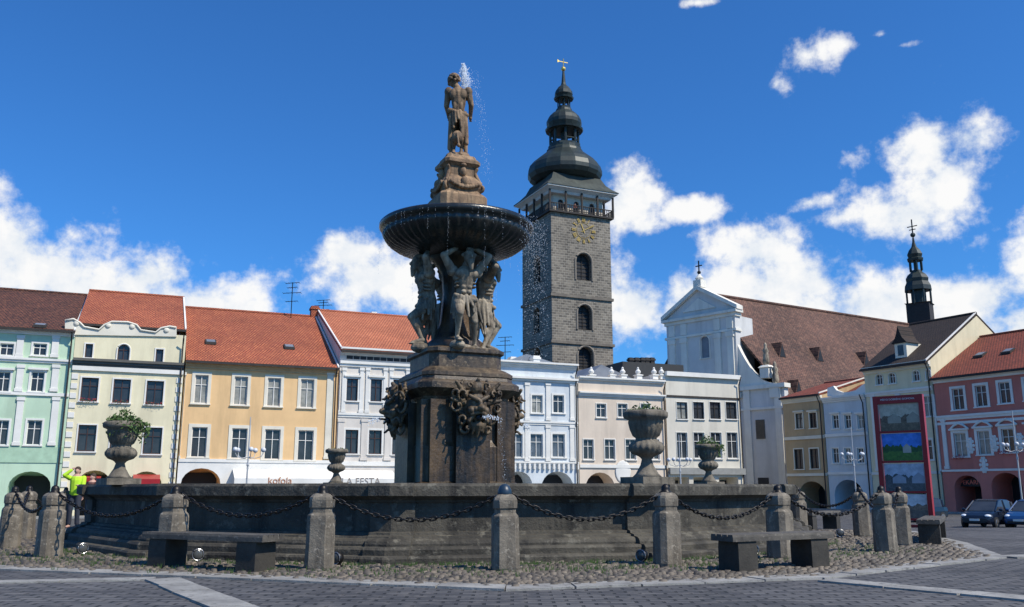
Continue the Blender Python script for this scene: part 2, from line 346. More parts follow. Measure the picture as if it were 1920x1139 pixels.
class House:
    def __init__(s,name,label,plane,pl,pr,group='old town houses around the square'):
        s.p=plane; s.u0=plane.hit(pl,850)[0]; s.w=plane.hit(pr,850)[0]-s.u0
        q=plane.o+plane.d*s.u0
        s.root=thing(name,label,'house',(q.x,q.y,GZ),plane.ang,group); s.ops=[]
    def uv(s,px,py,off=0):
        u,z=s.p.hit(px,py,off); return u-s.u0,z-GZ
    def win(s,cx,y0,y1,w,fr=None,pane=None,sur=None,arch=False,sw=.14,cap=False,sill=True,box=None,k=1.0,mull=True):
        fr=fr or mWhite; pane=pane or (mGlass if R.random()>.12 else mCurt)
        u0,z1=s.uv(cx-w/2,y0); u1,_=s.uv(cx+w/2,y0); _,z0=s.uv(cx,y1)
        if u1<.15 or u0>s.w-.15: return
        u0=max(u0,.12); u1=min(u1,s.w-.12)
        s.ops.append(dict(u0=u0,u1=u1,z0=z0,z1=z1,arch=arch,k=k))
        f=MB(); t=.07
        for a in ((u0,u0+t,z0,z1),(u1-t,u1,z0,z1),(u0+t,u1-t,z0,z0+t),(u0+t,u1-t,z1-t,z1)): f.box(a[0],a[1],.1,.17,a[2],a[3])
        c=(u0+u1)/2; zt=z0+(z1-z0)*.66
        if mull:
            f.box(c-.03,c+.03,.11,.165,z0+t,z1-t); f.box(u0+t,c-.03,.112,.163,zt-.025,zt+.025); f.box(c+.03,u1-t,.112,.163,zt-.025,zt+.025)
        o=f.build('window',fr,s.root)
        MB().box(u0+.01,u1-.01,.18,.22,z0+.01,z1-.01).build('pane',pane,o)
        if sur:
            g=MB(); e=.05
            if arch:
                r=(u1-u0)/2+sw/2; zc=z1-(u1-u0)/2*k
                g.tube([(c-r,-.02,z0)]+[(c-r*math.cos(math.pi*i/10),-.02,zc+r*math.sin(math.pi*i/10)) for i in range(11)]+[(c+r,-.02,z0)],sw/2,6)
            else:
                g.prism([(u0-sw,z0),(u0,z0),(u0,z1),(u1,z1),(u1,z0),(u1+sw,z0),(u1+sw,z1+sw),(u0-sw,z1+sw)],-e,.02)
            if cap: g.box(u0-sw-.1,u1+sw+.1,-.2,.02,z1+sw+.003,z1+sw+.16)
            g.build('surround',sur,o)
        if sill:
            MB().box(u0-sw-.04,u1+sw+.04,-.14,.02,z0-.1,z0-.003).build('sill',sur or fr,o)
        if box:
            h=MB(); leafcloud(h,45,(u0,u1),(-.32,-.05),(z0-.05,z0+.24),.06); h.build('flower_box',box,o)
            h=MB(); leafcloud(h,60,(u0,u1),(-.3,-.05),(z0-.15,z0+.18),.06); h.build('foliage',mLeaf,o)
    def arch(s,cx,y0,w,k=1.0,dep=3.0,arch=True):
        u0,z1=s.uv(cx-w/2,y0); u1,_=s.uv(cx+w/2,y0)
        u0=max(.3,u0); u1=min(s.w-.3,u1)
        if u1-u0<.5: return
        s.ops.append(dict(u0=u0,u1=u1,z0=.02,z1=z1,arch=arch,k=k,dep=dep))
        c=(u0+u1)/2; hw=(u1-u0)/2-.1
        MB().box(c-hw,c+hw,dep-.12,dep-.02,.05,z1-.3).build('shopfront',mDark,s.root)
    def wall(s,pt,mat,depth=12,ridge=None,ov=.45,roofmat=None,rd=12,slab=.22,gab=None):
        zt=s.uv(*pt)[1]; s.zt=zt; m=MB(); g=.012
        facegrid(m,s.w-g,0,zt,s.ops,idm,x0=g)
        x0,x1=g,s.w-g
        if ridge:
            zr=s.uv(ridge[0],ridge[1],rd)[1]; s.zr=zr; D=2*rd
            for x in (x0,x1): m.add([(x,0,0),(x,D,0),(x,D,zt),(x,rd,zr-.02),(x,0,zt)],[(0,1,2,3,4)])
            m.add([(x0,D,0),(x1,D,0),(x1,D,zt),(x0,D,zt)],[(0,1,2,3)])
            s.wallo=m.build('wall',mat,s.root)
            sl=(zr-zt)/rd; e=zt-ov*sl
            rf=MB().prismx([(-ov,e+.03),(rd,zr+.03),(D+ov,e+.03),(D+ov,e+.03+slab),(rd,zr+.03+slab),(-ov,e+.03+slab)],x0-.0,x1+.0)
            s.roof=rf.build('roof',roofmat,s.root)
            MB().box(x0,x1,-ov-.14,-ov-.01,e+.02,e+.2).build('gutter',mWoodD,s.roof)
            MB().tube([(x0,rd,zr+slab+.03),(x1,rd,zr+slab+.03)],.16,8).build('ridge_tiles',roofmat,s.roof)
            for x in ((x1-.12,) if not gab else gab):
                MB().prismx([(-ov+.02,e+.03+slab),(rd,zr+.03+slab),(rd,zr+.16+slab),(-ov+.02,e+.16+slab)],x,x+.13).build('verge',mWhite,s.roof)
        else:
            D=depth
            for x in (x0,x1): m.add([(x,0,0),(x,D,0),(x,D,zt),(x,0,zt)],[(0,1,2,3)])
            m.add([(x0,D,0),(x1,D,0),(x1,D,zt),(x0,D,zt)],[(0,1,2,3)]); m.add([(x0,0,zt),(x1,0,zt),(x1,D,zt),(x0,D,zt)],[(0,1,2,3)])
            s.wallo=m.build('wall',mat,s.root)
        MB().tube([(s.w-.22,-.62,zt-.1),(s.w-.22,-.5,zt-.35),(s.w-.22,-.2,zt-.9),(s.w-.22,-.2,.3)],.065,6).build('downpipe',mWoodD,s.root)
        return s
    def ground(s,px,py,mat):
        z=s.uv(px,py)[1]; m=MB(); ops=[o for o in s.ops if o['z0']<.1]
        facegrid(m,s.w-.02,0,z,ops,lambda u,d,z:(u,d-.06,z),reveal=.055,x0=.02,back=False)
        m.build('ground_floor_facing',mat,s.root)
    def band(s,px,y0,y1,mat,proud=.15,name='cornice',steps=1):
        za=s.uv(px,y1)[1]; zb=s.uv(px,y0)[1]; m=MB(); pr=[(.03,za)]
        for i in range(steps):
            f0=za+(zb-za)*i/steps; f1=za+(zb-za)*(i+1)/steps; p=proud*(i+1)/steps
            pr+=[(-p,f0),(-p,f1)]
        pr+=[(.03,zb)]
        return m.prismx(pr,.02,s.w-.02).build(name,mat,s.root)
    def pil(s,cx,y0,y1,w,mat,proud=.1,name='pilaster'):
        u0,z1=s.uv(cx-w/2,y0); u1,_=s.uv(cx+w/2,y0); z0=s.uv(cx,y1)[1] if y1 else 0
        u0=max(u0,.08);u1=min(u1,s.w-.08)
        m=MB(); m.box(u0,u1,-proud,.03,z0,z1); m.box(u0-.05,u1+.05,-proud-.05,.035,z1-.25,z1+.003); m.box(u0-.05,u1+.05,-proud-.05,.035,z0,z0+.25)
        return m.build(name,mat,s.root)
    def outline(s,pts,name,mat,y0=-.1,y1=.25):
        return MB().prism([s.uv(*p) for p in pts],y0,y1).build(name,mat,s.root)
    def chimney(s,px,y0,y1,w,off,mat=None,d=.9):
        u0,z1=s.uv(px-w/2,y0,off); u1,_=s.uv(px+w/2,y0,off); z0=s.uv(px,y1,off)[1]-1
        m=MB(); m.box(u0,u1,off-d/2,off+d/2,z0,z1); m.box(u0-.08,u1+.08,off-d/2-.08,off+d/2+.08,z1-.35,z1-.15)
        return m.build('chimney',mat or mWhite,getattr(s,'roof',None) or s.wallo)
def skylight(h,px,py,wpx,rd):
    best=None
    for k in range(200):
        off=rd*k/200; u,z=h.uv(px,py,off); zr=h.zt+(h.zr-h.zt)*off/rd+.28
        if best is None or abs(z-zr)<best[0]: best=(abs(z-zr),u,off,zr)
    _,u,off,z=best; sl=(h.zr-h.zt)/rd; m=MB(); a=.45
    m.add([(u-a,off-a,z-a*sl+.02),(u+a,off-a,z-a*sl+.02),(u+a,off+a,z+a*sl+.02),(u-a,off+a,z+a*sl+.02),(u-a,off-a,z-a*sl+.2),(u+a,off-a,z-a*sl+.2),(u+a,off+a,z+a*sl+.12),(u-a,off+a,z+a*sl+.12)],
      [(0,3,2,1),(4,5,6,7),(0,1,5,4),(1,2,6,5),(2,3,7,6),(3,0,4,7)])
    o=m.build('skylight',mWoodD,h.roof); b=a-.1
    MB().add([(u-b,off-b,z-b*sl+.22),(u+b,off-b,z-b*sl+.22),(u+b,off+b,z+b*sl+.16),(u-b,off+b,z+b*sl+.16)],[(0,1,2,3)]).build('pane',mSlate,o)
def awning(h,pl,pr,y0,y1,mat,proj=2.0):
    ua,za=h.uv(pl,y0); ub,_=h.uv(pr,y0); _,zb=h.uv((pl+pr)/2,y1,-proj)
    m=MB(); m.prismx([(-.07,za),(-proj,zb+.62),(-proj,zb),(-proj+.04,zb),(-proj+.04,zb+.57),(-.07,za-.06)],ua,ub)
    return m.build('awning',mat,h.root),ua,ub,zb,proj
# house 1 green
h=House('town_house','mint green house with white window surrounds and brown tiled roof',P1,-150,119)
for x in (-112,-50,14,76): h.win(x,644,667,26,sur=mWhite)
for x in (-112,-50,8,72): h.win(x,697,735,25,sur=mWhite,cap=True)
for x in (-112,-50,4,66): h.win(x,788,835,28,sur=mWhite)
h.arch(58,884,80,.8); h.arch(-60,884,80,.8)
h.wall((60,618),plaster('mint_green_plaster',(.53,.69,.5)),ridge=(50,551),roofmat=mTileB)
h.band(60,618,628,mWhite,.4,steps=3); h.band(60,672,680,mWhite,.2,'string_course',2); h.band(60,736,742,mWhite,.12,'string_course'); h.band(60,838,868,M('green_panel',(.42,.6,.42)),.06,'parapet_panel')
for x in (-80,40,106): h.pil(x,629,671,13,mWhite); h.pil(x,684,735,13,mWhite); h.pil(x,745,836,13,mWhite)
skylight(h,75,616,16,12)
# house 2 cream
h=House('town_house','cream baroque house with curved white attic parapet and orange roof',P1,119,333)
for x,y0,y1,w in ((168,645,671,14),(300,655,680,14)): h.win(x,y0,y1,w,fr=mBrownF,mull=False,sur=mWhite,sw=.1,pane=mGlass)
h.win(233,646,676,22,fr=mBrownF,arch=True,sur=mWhite,sw=.12,pane=mGlass)
for x in (170,230,292): h.win(x,708+(x-170)*.05,753+(x-170)*.05,32,fr=mBrownF,sur=mWhite,sw=.12,box=mRedFl)
for x in (165,226,288): h.win(x,797+(x-170)*.04,847+(x-170)*.04,34,fr=mBrownF,sur=mWhite,sw=.1)
h.arch(178,882,62,.9); h.arch(275,884,60,.9)
h.wall((226,622),plaster('cream_plaster',(.82,.74,.5)),ridge=(215,554),roofmat=mTileO,rd=11,ov=-.9)
h.band(226,676,690,M('dark_lead_cornice',(.12,.115,.1)),.4,steps=3); h.band(226,690,698,mWhite,.15,'string_course')
h.outline([(122,628),(122,600),(138,597),(150,604),(158,612),(186,617),(196,608),(210,602),(240,603),(256,608),(264,618),(292,622),(302,614),(318,611),(331,613),(331,632),(226,630)],'attic_parapet',mCream,-.12,.3)
mb=MB(); pts=[(124,602),(138,599),(150,606),(158,614),(186,619),(196,610),(210,604),(240,605),(256,610),(264,620),(292,624),(302,616),(318,613),(330,615)]
mb.tube([(h.uv(*p)[0],-.16,h.uv(*p)[1]) for p in pts],.08,8)
for p in ((144,607),(203,611),(248,613),(312,620)): u,z=h.uv(*p); mb.ell((u,-.14,z),(.22,.1,.22))
mb.build('scroll_moulding',mCream,h.root,smooth=True)
for sx_ in (.03,h.w-.5):
    z=0
    while z<h.uv(226,694)[1]-.5: MB().box(sx_,sx_+.45,-.06,.02,z,z+.42).build('quoin',mWhite,h.root); z+=.75
awning(h,250,300,890,914,mRed,1.6); awning(h,150,190,893,912,mRed,1.2)
# house 3 apricot
h=House('town_house','wide apricot house with orange tiled roof and curtained windows',P1,335,628)
for x in (379,453,515,577): h.win(x,703+(x-379)*.04,757+(x-379)*.04,25,pane=mCurt,sur=mCream,sw=.24)
for x in (375,450,512,574): h.win(x,801+(x-379)*.03,858+(x-379)*.03,29,sur=mCream,sw=.26,pane=mGlass)
h.arch(378,878,74,.8); h.arch(500,884,80,.8); h.arch(590,884,60,.9)
h.wall((480,683),plaster('apricot_plaster',(.84,.55,.27)),ridge=(450,589),roofmat=mTileO,gab=None)
h.ground(480,868,mWhite)
h.band(480,683,697,M('apricot_cornice',(.6,.4,.2)),.35,steps=3)
h.band(480,862,868,mWhite,.12,'string_course')
for x in (343,620): h.pil(x,698,861,12,mCream,.07)
skylight(h,542,652,14,12); skylight(h,395,643,8,12)
h.chimney(398,578,590,26,12.5,mTileO); h.chimney(590,575,592,14,12.2,mTileO)
aw,ua,ub,zb,pj=awning(h,436,626,880,912,mWhite)
txt('kofola',.78,plain('logo_brown',(.42,.16,.05),.5),'lettering',h.root,(h.uv(525,903,-pj)[0],-pj-.02,zb+.42))
# house 4 white
h=House('town_house','white house with paired pilasters and orange tiled roof behind the fountain',P1,630,932)
mPinkP=plaster('grey_white_plaster',(.72,.66,.58))
for x in (661,706,748,790,832,875,912): h.win(x,710+(x-661)*.03,752+(x-661)*.03,21,sur=mWhite,fr=mBrownF,sw=.16,cap=True)
for x in (660,704,748,790,832,875,912): h.win(x,806+(x-661)*.02,851+(x-661)*.02,24,sur=mWhite,fr=mBrownF,sw=.16)
h.arch(680,884,60,.9); h.arch(780,884,60,.9); h.arch(860,884,60,.9)
h.wall((760,664),mPinkP,ridge=(720,596),roofmat=mTileL,gab=[.0,h.w-.13])
h.band(700,655,668,mWhite,.45,steps=4)
h.band(700,680,690,mWhite,.25,'string_course',2); h.band(700,776,784,mWhite,.15,'string_course',2); h.band(700,866,874,mWhite,.12,'string_course')
for x in (640,684,728,770,812): h.pil(x-5,690,775,7,mWhite); h.pil(x+6,690,775,7,mWhite); h.pil(x,786,864,12,mPinkP,.08)
for i in range(24):
    u=.6+i*h.w/24.5; z=h.uv(700,676)[1]; MB().box(u,u+.55,-.02,.04,z,z+.3).build('attic_vent',mDark,h.root)
aw,ua,ub,zb,pj=awning(h,632,735,882,912,mWhite)
txt('LA FESTA',.8,plain('letter_grey',(.3,.26,.22),.5),'lettering',h.root,(h.uv(677,905,-pj)[0],-pj-.02,zb+.38))
h.chimney(700,586,600,10,13)
# house 5
h=House('town_house','white and pale blue house with low pediment above arcade',P1,934,1084)
mBlueW=plaster('pale_blue_plaster',(.66,.7,.71))
mBG=M('bluish_glass',(.12,.14,.165),(.05,.065,.08),.8,.2)
for x in (968,1007,1047): h.win(x,741,775,20,sur=mWhite,sw=.16)
for x in (968,1006,1047): h.win(x,814,858,23,sur=mWhite,sw=.2,pane=mBG)
h.arch(972,884,52,.9,2.2); h.arch(1045,884,60,.9,2.2)
h.wall((1010,683),mBlueW,depth=18)
h.band(1010,680,690,mWhite,.5,steps=3); h.band(1010,708,716,mWhite,.4,steps=2); h.band(1010,790,797,mWhite,.15,'string_course',2); h.band(1010,866,872,mWhite,.2,'string_course',2)
for x in (942,988,1027,1072): h.pil(x,718,789,8,mWhite); h.pil(x,798,865,8,mWhite,.08)
for i in range(16):
    u=.5+i*h.w/16.5; z=h.uv(1010,880)[1]; MB().box(u,u+.2,-.25,.02,z,z+.5).build('bracket',mWhite,h.root)
m=MB(); a,b,c=h.uv(940,681,3),h.uv(1040,681,3),h.uv(988,664,3); m.prism([a,b,c],3,12); m.build('roof',mSlate,h.root)
h.chimney(1003,668,683,12,2.5); h.chimney(960,670,683,10,4)
# house 6
h=House('town_house','pale peach house with white finials along its parapet',P1,1086,1250)
mPeach=plaster('pale_peach_plaster',(.74,.62,.49))
for x in (1127,1167,1210): h.win(x,757,783,18,sur=mWhite,sw=.08)
for x in (1103,1143,1182,1226): h.win(x,824,862,19,sur=mWhite,sw=.08)
h.arch(1125,886,56,.95,2.2); h.arch(1205,888,56,.95,2.2)
h.wall((1168,712),mPeach,depth=18)
h.band(1168,710,716,mWhite,.35,steps=2); h.band(1168,738,746,mWhite,.35,steps=3); h.band(1168,872,878,mWhite,.12,'string_course')
for x in (1112,1150,1171,1200,1230,1244):
    u,z=h.uv(x,711)
    m=MB(); m.poly([(-1,-1),(1,-1),(1,1),(-1,1)],[(.3,-.02),(.3,.35),(.38,.36),(.38,.45),(.2,.5)],(u,.35,z))
    m.lathe([(.12,.5),(.26,.65),(.28,.8),(.16,.95),(.1,1.05),(.13,1.12),(.03,1.25)],12,(u,.35,z)); m.build('finial',mWhite,h.root)
m=MB(); m.prism([h.uv(1095,712,4),h.uv(1190,712,4),h.uv(1128,684,4)],4,13); m.build('roof',mSlate,h.root)
m=MB(); a=h.uv(1168,700,8); b=h.uv(1282,700,8); zt=h.uv(1200,680,8)[1]
m.box(a[0],b[0],8,16,h.zt-.5,zt); m.build('penthouse',M('dark_sheet_roof',(.03,.032,.034)),h.root)
for x in (1182,1193,1204,1212,1222): h.chimney(x,671,682,7,9,mWoodD,.5)
m=MB().ell((h.uv(1168,885)[0],-.05,h.uv(1168,885)[1]),(.9,.06,1.1)); m.build('medallion',mWhite,h.root,smooth=True)
# house 7
h=House('town_house','plain off white flat-topped house with dark square windows',P1,1252,1393)
for x in (1278,1309,1340,1370): h.win(x,754,786,20,sur=mWhite,sw=.05,fr=mWoodD)
for x in (1278,1310,1342,1372): h.win(x,811,860,20,sur=mWhite,sw=.05)
h.arch(1275,895,34,arch=False,dep=2); h.arch(1320,895,40,arch=False,dep=2); h.arch(1366,895,36,arch=False,dep=2)
h.wall((1320,703),plaster('off_white_plaster',(.72,.67,.56)),depth=18)
h.band(1320,701,709,mWhite,.35,steps=1); h.band(1320,744,748,mWoodD,.06,'window_band_edge'); h.band(1320,878,890,M('grey_fascia',(.3,.3,.28)),.35,'canopy')
# ---- right row
h=House('town_house','narrow ochre house with brown windows left of the pale blue one',P2,1473,1549)
for x,y in ((1498,776),(1524,775)): h.win(x,y,y+28,13,fr=mBrownF,sur=mCream,sw=.12,cap=True)
for x,y in ((1497,843),(1526,842)): h.win(x,y,y+37,16,fr=mBrownF,sur=mCream,sw=.12)
h.arch(1522,903,50,.8,3)
h.wall((1512,744),plaster('ochre_plaster',(.52,.38,.22)),ridge=(1540,724),roofmat=mTileR,rd=7)
h.band(1512,744,754,mCream,.35,steps=3); h.band(1512,818,824,mCream,.15,'string_course'); h.band(1512,888,893,mCream,.12,'string_course')
h=House('town_house','narrow pale blue house with three windows per floor',P2,1550,1631)
for y,hh in ((779,25),(841,28)):
    for x in (1566,1589,1613): h.win(x,y,y+hh,12,sur=mWhite,sw=.12,cap=y<800)
h.arch(1590,900,54,.85,3)
h.wall((1590,742),plaster('ice_blue_plaster',(.62,.67,.69)),depth=14)
h.band(1590,742,752,mWhite,.35,steps=3); h.band(1590,812,818,mWhite,.15,'string_course'); h.band(1590,885,890,mWhite,.12,'string_course')
h.outline([(1551,744),(1551,728),(1562,724),(1568,732),(1580,736),(1592,735),(1604,732),(1616,722),(1630,716),(1630,744)],'gable_parapet',mWhite,.02,.35)
m=MB(); m.prismx([(1.5,h.zt),(6,h.uv(1590,724,6)[1]),(11,h.zt)],.1,h.w-.1).build('roof',mTileR,h.root)
h=House('town_house','tall cream corner house with dark roof, dormer and white gable',P2,1632,1761)
for x in (1648,1672,1717,1742): h.win(x,703-(x-1648)*.1,722-(x-1648)*.1,12,arch=True,sur=mWhite,sw=.1)
for x in (1655,1695,1738): h.win(x,752-(x-1655)*.1,790-(x-1655)*.1,18,sur=mWhite,sw=.14); h.win(x,830-(x-1655)*.06,868-(x-1655)*.06,18,sur=mWhite,sw=.14)
h.arch(1660,905,40,.9,3); h.arch(1712,902,44,.9,3)
h.wall((1692,682),plaster('cream_yellow_plaster',(.78,.69,.46)),ridge=(1740,608),roofmat=mTileD,rd=8,ov=.6,gab=[h.w-.14])
h.band(1692,682,694,mCream,.5,steps=3); h.band(1692,730,738,mWhite,.2,'string_course',2); h.band(1692,885,890,mWhite,.12,'string_course')
for x in (1636,1684,1756): h.pil(x,740,884,8,mWhite)
u,z=h.uv(1694,673,1.0)
m=MB(); m.box(u-.65,u+.65,.7,3.0,z-.3,z+1.5); o=m.build('dormer',mCream,h.roof)
MB().prism([(u-.85,z+1.5),(u+.85,z+1.5),(u+.4,z+2.0),(u+.2,z+2.5),(u,z+3.2),(u-.2,z+2.5),(u-.4,z+2.0)],.5,2.6).build('dormer_roof',mTileD,o)
MB().box(u-.3,u+.3,.65,.72,z+.3,z+1.3).build('pane',mGlass,o)
h=House('town_house','pink house with white scrollwork and red skylit roof',P2,1763,2020)
for x,y in ((1795,730),(1838,724),(1882,718),(1930,712),(1975,706)): h.win(x,y,y+39,21,sur=mWhite,sw=.22)
for x,y in ((1799,813),(1843,809),(1888,805),(1938,801),(1985,797)): h.win(x,y,y+44,23,sur=mWhite,sw=.24,cap=True)
h.arch(1812,892,50,.9,3); h.arch(1885,887,58,.85,3); h.arch(1965,882,58,.85,3)
h.wall((1835,700),plaster('rose_pink_plaster',(.6,.2,.155)),ridge=(1880,631),roofmat=mTileR,rd=8,ov=.5)
h.band(1835,700,711,mWhite,.45,steps=3); h.band(1835,775,784,mWhite,.2,'string_course',2); h.band(1835,788,793,mWhite,.06,'string_course'); h.band(1835,880,884,mWhite,.1,'string_course')
h.pil(1768,786,880,7,mWhite)
for p in ((1838,667),(1890,660)): skylight(h,*p,10,8)
for x,y in ((1820,836),(1865,832),(1913,828),(1845,872)):
    u,z=h.uv(x,y); m=MB()
    for k in range(10):
        a=k*.63; m.ell((u+.3*math.cos(a),-.04,z+.6*math.sin(a)),(.13,.04,.15),8,6)
    m.ell((u,-.04,z),(.2,.06,.5),10,6); m.build('stucco_scroll',mWhite,h.root,smooth=True)
for x,y in ((1799,806),(1843,802),(1888,798)):
    u,z=h.uv(x,y); m=MB(); m.tube([(u-.9,-.1,z),(u-.5,-.1,z+.35),(u,-.1,z+.55),(u+.5,-.1,z+.35),(u+.9,-.1,z)],.1,8); m.build('window_hood',mWhite,h.root)
for x,y in ((1799,857),(1888,849)):
    u,z=h.uv(x,y); m=MB(); leafcloud(m,60,(u-.6,u+.6),(-.4,-.1),(z-.2,z+.2),.08); m.build('flower_box',mRedFl,h.root)
u,z=h.uv(1812,905); MB().box(u-1.3,u+1.3,.9,.96,z-.35,z+.35).build('shop_sign',mDark,h.root); txt('PEKÁRNA',.55,plain('sign_red',(.9,.2,.15),.4),'lettering',h.root,(u,.88,z))
for pl,a,b in ((P1,-170,1393),(P2,1440,2020)):
    u0=pl.hit(a,900)[0]; u1=pl.hit(b,900)[0]; q0=pl.o+pl.d*u0; q1=pl.o+pl.d*u1; n=pl.n*-3.2
    pts=[q0,q0+n,q1+n,q1]
    m=MB().prismz([(p.x,p.y) for p in pts],GZ-.1,GZ+.12); struct(m.build('pavement',mStrip))
# ------------------------------------------------------------ black tower
th=rad(24.25); S=11.28
C0=Vector((at(1035,600,141).x,141))
PT=Plane(C0,C0+Vector((math.cos(th),math.sin(th)))); PLf=Plane(C0+Vector((-math.sin(th),math.cos(th)))*S,C0)
tw=thing('tower','tall dark stone bell tower with clock, gallery and dark onion dome','tower',(C0.x,C0.y,GZ),th)
def tz(py,Y=141): return at(1035,py,Y).z-GZ
opR=[];opL=[]
for PL_,lst,arr in ((PT,opR,((1094,474,526,28),(1096,571,619,26),(1098,650,694,28))),(PLf,opL,((1008,484,532,13),(1007,580,625,12),(1008,655,690,13)))):
    for cx,y0,y1,w in arr:
        u0,z1=PL_.hit(cx-w/2,y0); u1,_=PL_.hit(cx+w/2,y0); z0=PL_.hit(cx,y1)[1]; lst.append(dict(u0=u0,u1=u1,z0=z0-GZ,z1=z1-GZ,arch=True,dep=.9))
zg=tz(397)
m=MB(); facegrid(m,S,0,zg,opR,idm); lm=lambda u,d,z:(d,S-u,z); facegrid(m,S,0,zg,opL,lm)
m.add([(S,0,0),(S,S,0),(S,S,zg),(S,0,zg)],[(0,1,2,3)]); m.add([(0,S,0),(S,S,0),(S,S,zg),(0,S,zg)],[(0,1,2,3)]); m.build('wall',mTower,tw)
mTrim=M('tower_trim',(.27,.23,.18))
for ops,mp in ((opR,idm),(opL,lm)):
    for o_ in ops:
        u0,u1,a,b=o_['u0'],o_['u1'],o_['z0'],o_['z1']; c=(u0+u1)/2
        w_=MB().add([mp(u0,.85,a),mp(u1,.85,a),mp(u1,.85,b),mp(u0,.85,b)],[(0,1,2,3)]).build('window',mDark,tw)
        m=MB(); r=(u1-u0)/2
        arc=[(c-r*1.12*math.cos(math.pi*i/10),b-r+r*1.12*math.sin(math.pi*i/10)) for i in range(11)]
        m.tube([mp(u,-.03,z) for u,z in [(c-r*1.12,a)]+arc+[(c+r*1.12,a)]],.17,6); m.build('surround',mTrim,w_)
        m=MB()
        m.tube([mp(c,.72,a),mp(c,.72,b-.1)],.05,5)
        for k in range(6): zz=a+(b-r*.5-a)*(k+.5)/6; m.tube([mp(u0,.72,zz),mp(u1,.72,zz)],.04,5)
        m.build('grille',mWoodD,w_)
mTt=M('string_course_stone',(.21,.18,.14),(.13,.11,.09),1,.85)
for y in (552,640):
    z=tz(y); MB().box(-.25,S+.25,-.25,S+.25,z-.25,z+.2).build('string_course',mTt,tw)
z0=zg; m=MB(); m.box(-.5,S+.5,-.5,S+.5,z0,z0+.3); m.build('gallery_floor',mWoodD,tw)
m=MB(); zr=z0+1.5
def rail(mb,a,b):
    a=Vector(a);b=Vector(b); mb.tube([(a.x,a.y,zr),(b.x,b.y,zr)],.09,6); mb.tube([(a.x,a.y,z0+.55),(b.x,b.y,z0+.55)],.07,6)
    for k in range(31): p=a.lerp(b,k/30); mb.box(p.x-.06,p.x+.06,p.y-.06,p.y+.06,z0+.3,zr)
c4=[(-.4,-.4),(S+.4,-.4),(S+.4,S+.4),(-.4,S+.4)]
for i in range(4): rail(m,c4[i]+(0,),c4[(i+1)%4]+(0,))
m.build('railing',mWoodD,tw)
ze=tz(356)
for i in range(4):
    a=Vector(c4[i]);b=Vector(c4[(i+1)%4])
    for k in range(4):
        p=a.lerp(b,k/4); MB().box(p.x-.14,p.x+.14,p.y-.14,p.y+.14,z0+.3,ze).build('post',mWoodD,tw)
m=MB(); opc=[dict(u0=x,u1=x+1.0,z0=z0+.4,z1=z0+2.7,arch=True,dep=.3) for x in (.9,3.9,6.9)]
facegrid(m,S-1.8,z0+.3,ze,opc,lambda u,d,z:(u+.9,d+.9,z)); facegrid(m,S-1.8,z0+.3,ze,opc,lambda u,d,z:(d+.9,S-.9-u,z))
m.build('gallery_wall',M('gallery_plaster',(.64,.58,.48)),tw)
for x in (.9,3.9,6.9):
    MB().box(x+.92,x+1.88,1.15,1.19,z0+.4,z0+2.7).build('gallery_opening',mDark,tw); MB().box(1.15,1.19,S-.9-x-.98,S-.9-x-.02,z0+.4,z0+2.7).build('gallery_opening',mDark,tw)
mEave=M('eave_white',(.7,.68,.62))
sq=[(-1,-1),(1,-1),(1,1),(-1,1)]; cc=(S/2,S/2,0)
m=MB(); m.poly(sq,[(S/2+.1,ze-.4),(S/2+.3,ze),(S/2+.9,ze+.4),(S/2+1.1,ze+.45),(S/2+1.1,ze+.65)],cc); m.build('eave',mEave,tw)
YC=148.5
def cz(py): return at(1059,py,YC).z-GZ
def cr(rpx,py): return rpx/F*(YC*cp+(cz(py)+GZ-H)*sp)
m=MB(); zs0=ze+.65; m.poly(sq,[(S/2+1.2,zs0),(S/2+1.2,zs0+.1),(6.0,zs0+.8),(5.2,zs0+1.7),(4.6,zs0+3.0)],cc); m.build('skirt_roof',mSkirt,tw)
m=MB()
m.lathe([(cr(r,y),cz(y)) for r,y in ((56,346),(66,340),(70,333),(70,326),(67,317),(59,308),(49,300),(40,293),(35,289),(34,285),(31,282),(31,278))],16,cc,rad(11.25)); m.build('dome',mCopper,tw,smooth=False)
def lantern(y0,y1,r,name):
    z0_,z1_=cz(y0),cz(y1); rr=cr(r,y0); m=MB()
    m.lathe([(rr*1.1,z0_),(rr*1.1,z0_+.4),(rr,z0_+.45)],8,cc)
    m.lathe([(rr*.25,z0_+.4),(rr*.25,z1_)],8,cc)
    for i in range(8):
        a=i*math.pi/4+.39; p=(S/2+rr*.93*math.cos(a),S/2+rr*.93*math.sin(a)); m.tube([(p[0],p[1],z0_),(p[0],p[1],z1_)],rr*.09,6)
        b=a+math.pi/4; q=(S/2+rr*.93*math.cos(b),S/2+rr*.93*math.sin(b)); m.tube([(p[0],p[1],z0_+rr*.45),(q[0],q[1],z0_+rr*.45)],rr*.05,5)
    m.lathe([(rr,z1_-.25),(rr*1.15,z1_),(rr*1.15,z1_+.15)],8,cc)
    m.build(name,mCopper,tw)
lantern(278,247,28,'lantern')
m=MB(); m.lathe([(cr(r,y),cz(y)) for r,y in ((35,248),(36,245),(30,243),(33,236),(33,230),(29,222),(22,215),(16,211),(15,207))],16,cc); m.build('small_dome',mCopper,tw)
lantern(207,187,12,'upper_lantern')
m=MB(); m.lathe([(cr(r,y),cz(y)) for r,y in ((18,188),(19,185),(14,184),(17,179),(16,173),(11,166),(5.5,161),(4,156),(2.5,140),(2,134))],12,cc); m.build('spire',mCopper,tw)
m=MB(); m.ell((S/2,S/2,cz(130)),cr(4.5,130)); m.tube([(S/2,S/2,cz(134)),(S/2,S/2,cz(111))],.09,6); q=cz(117)
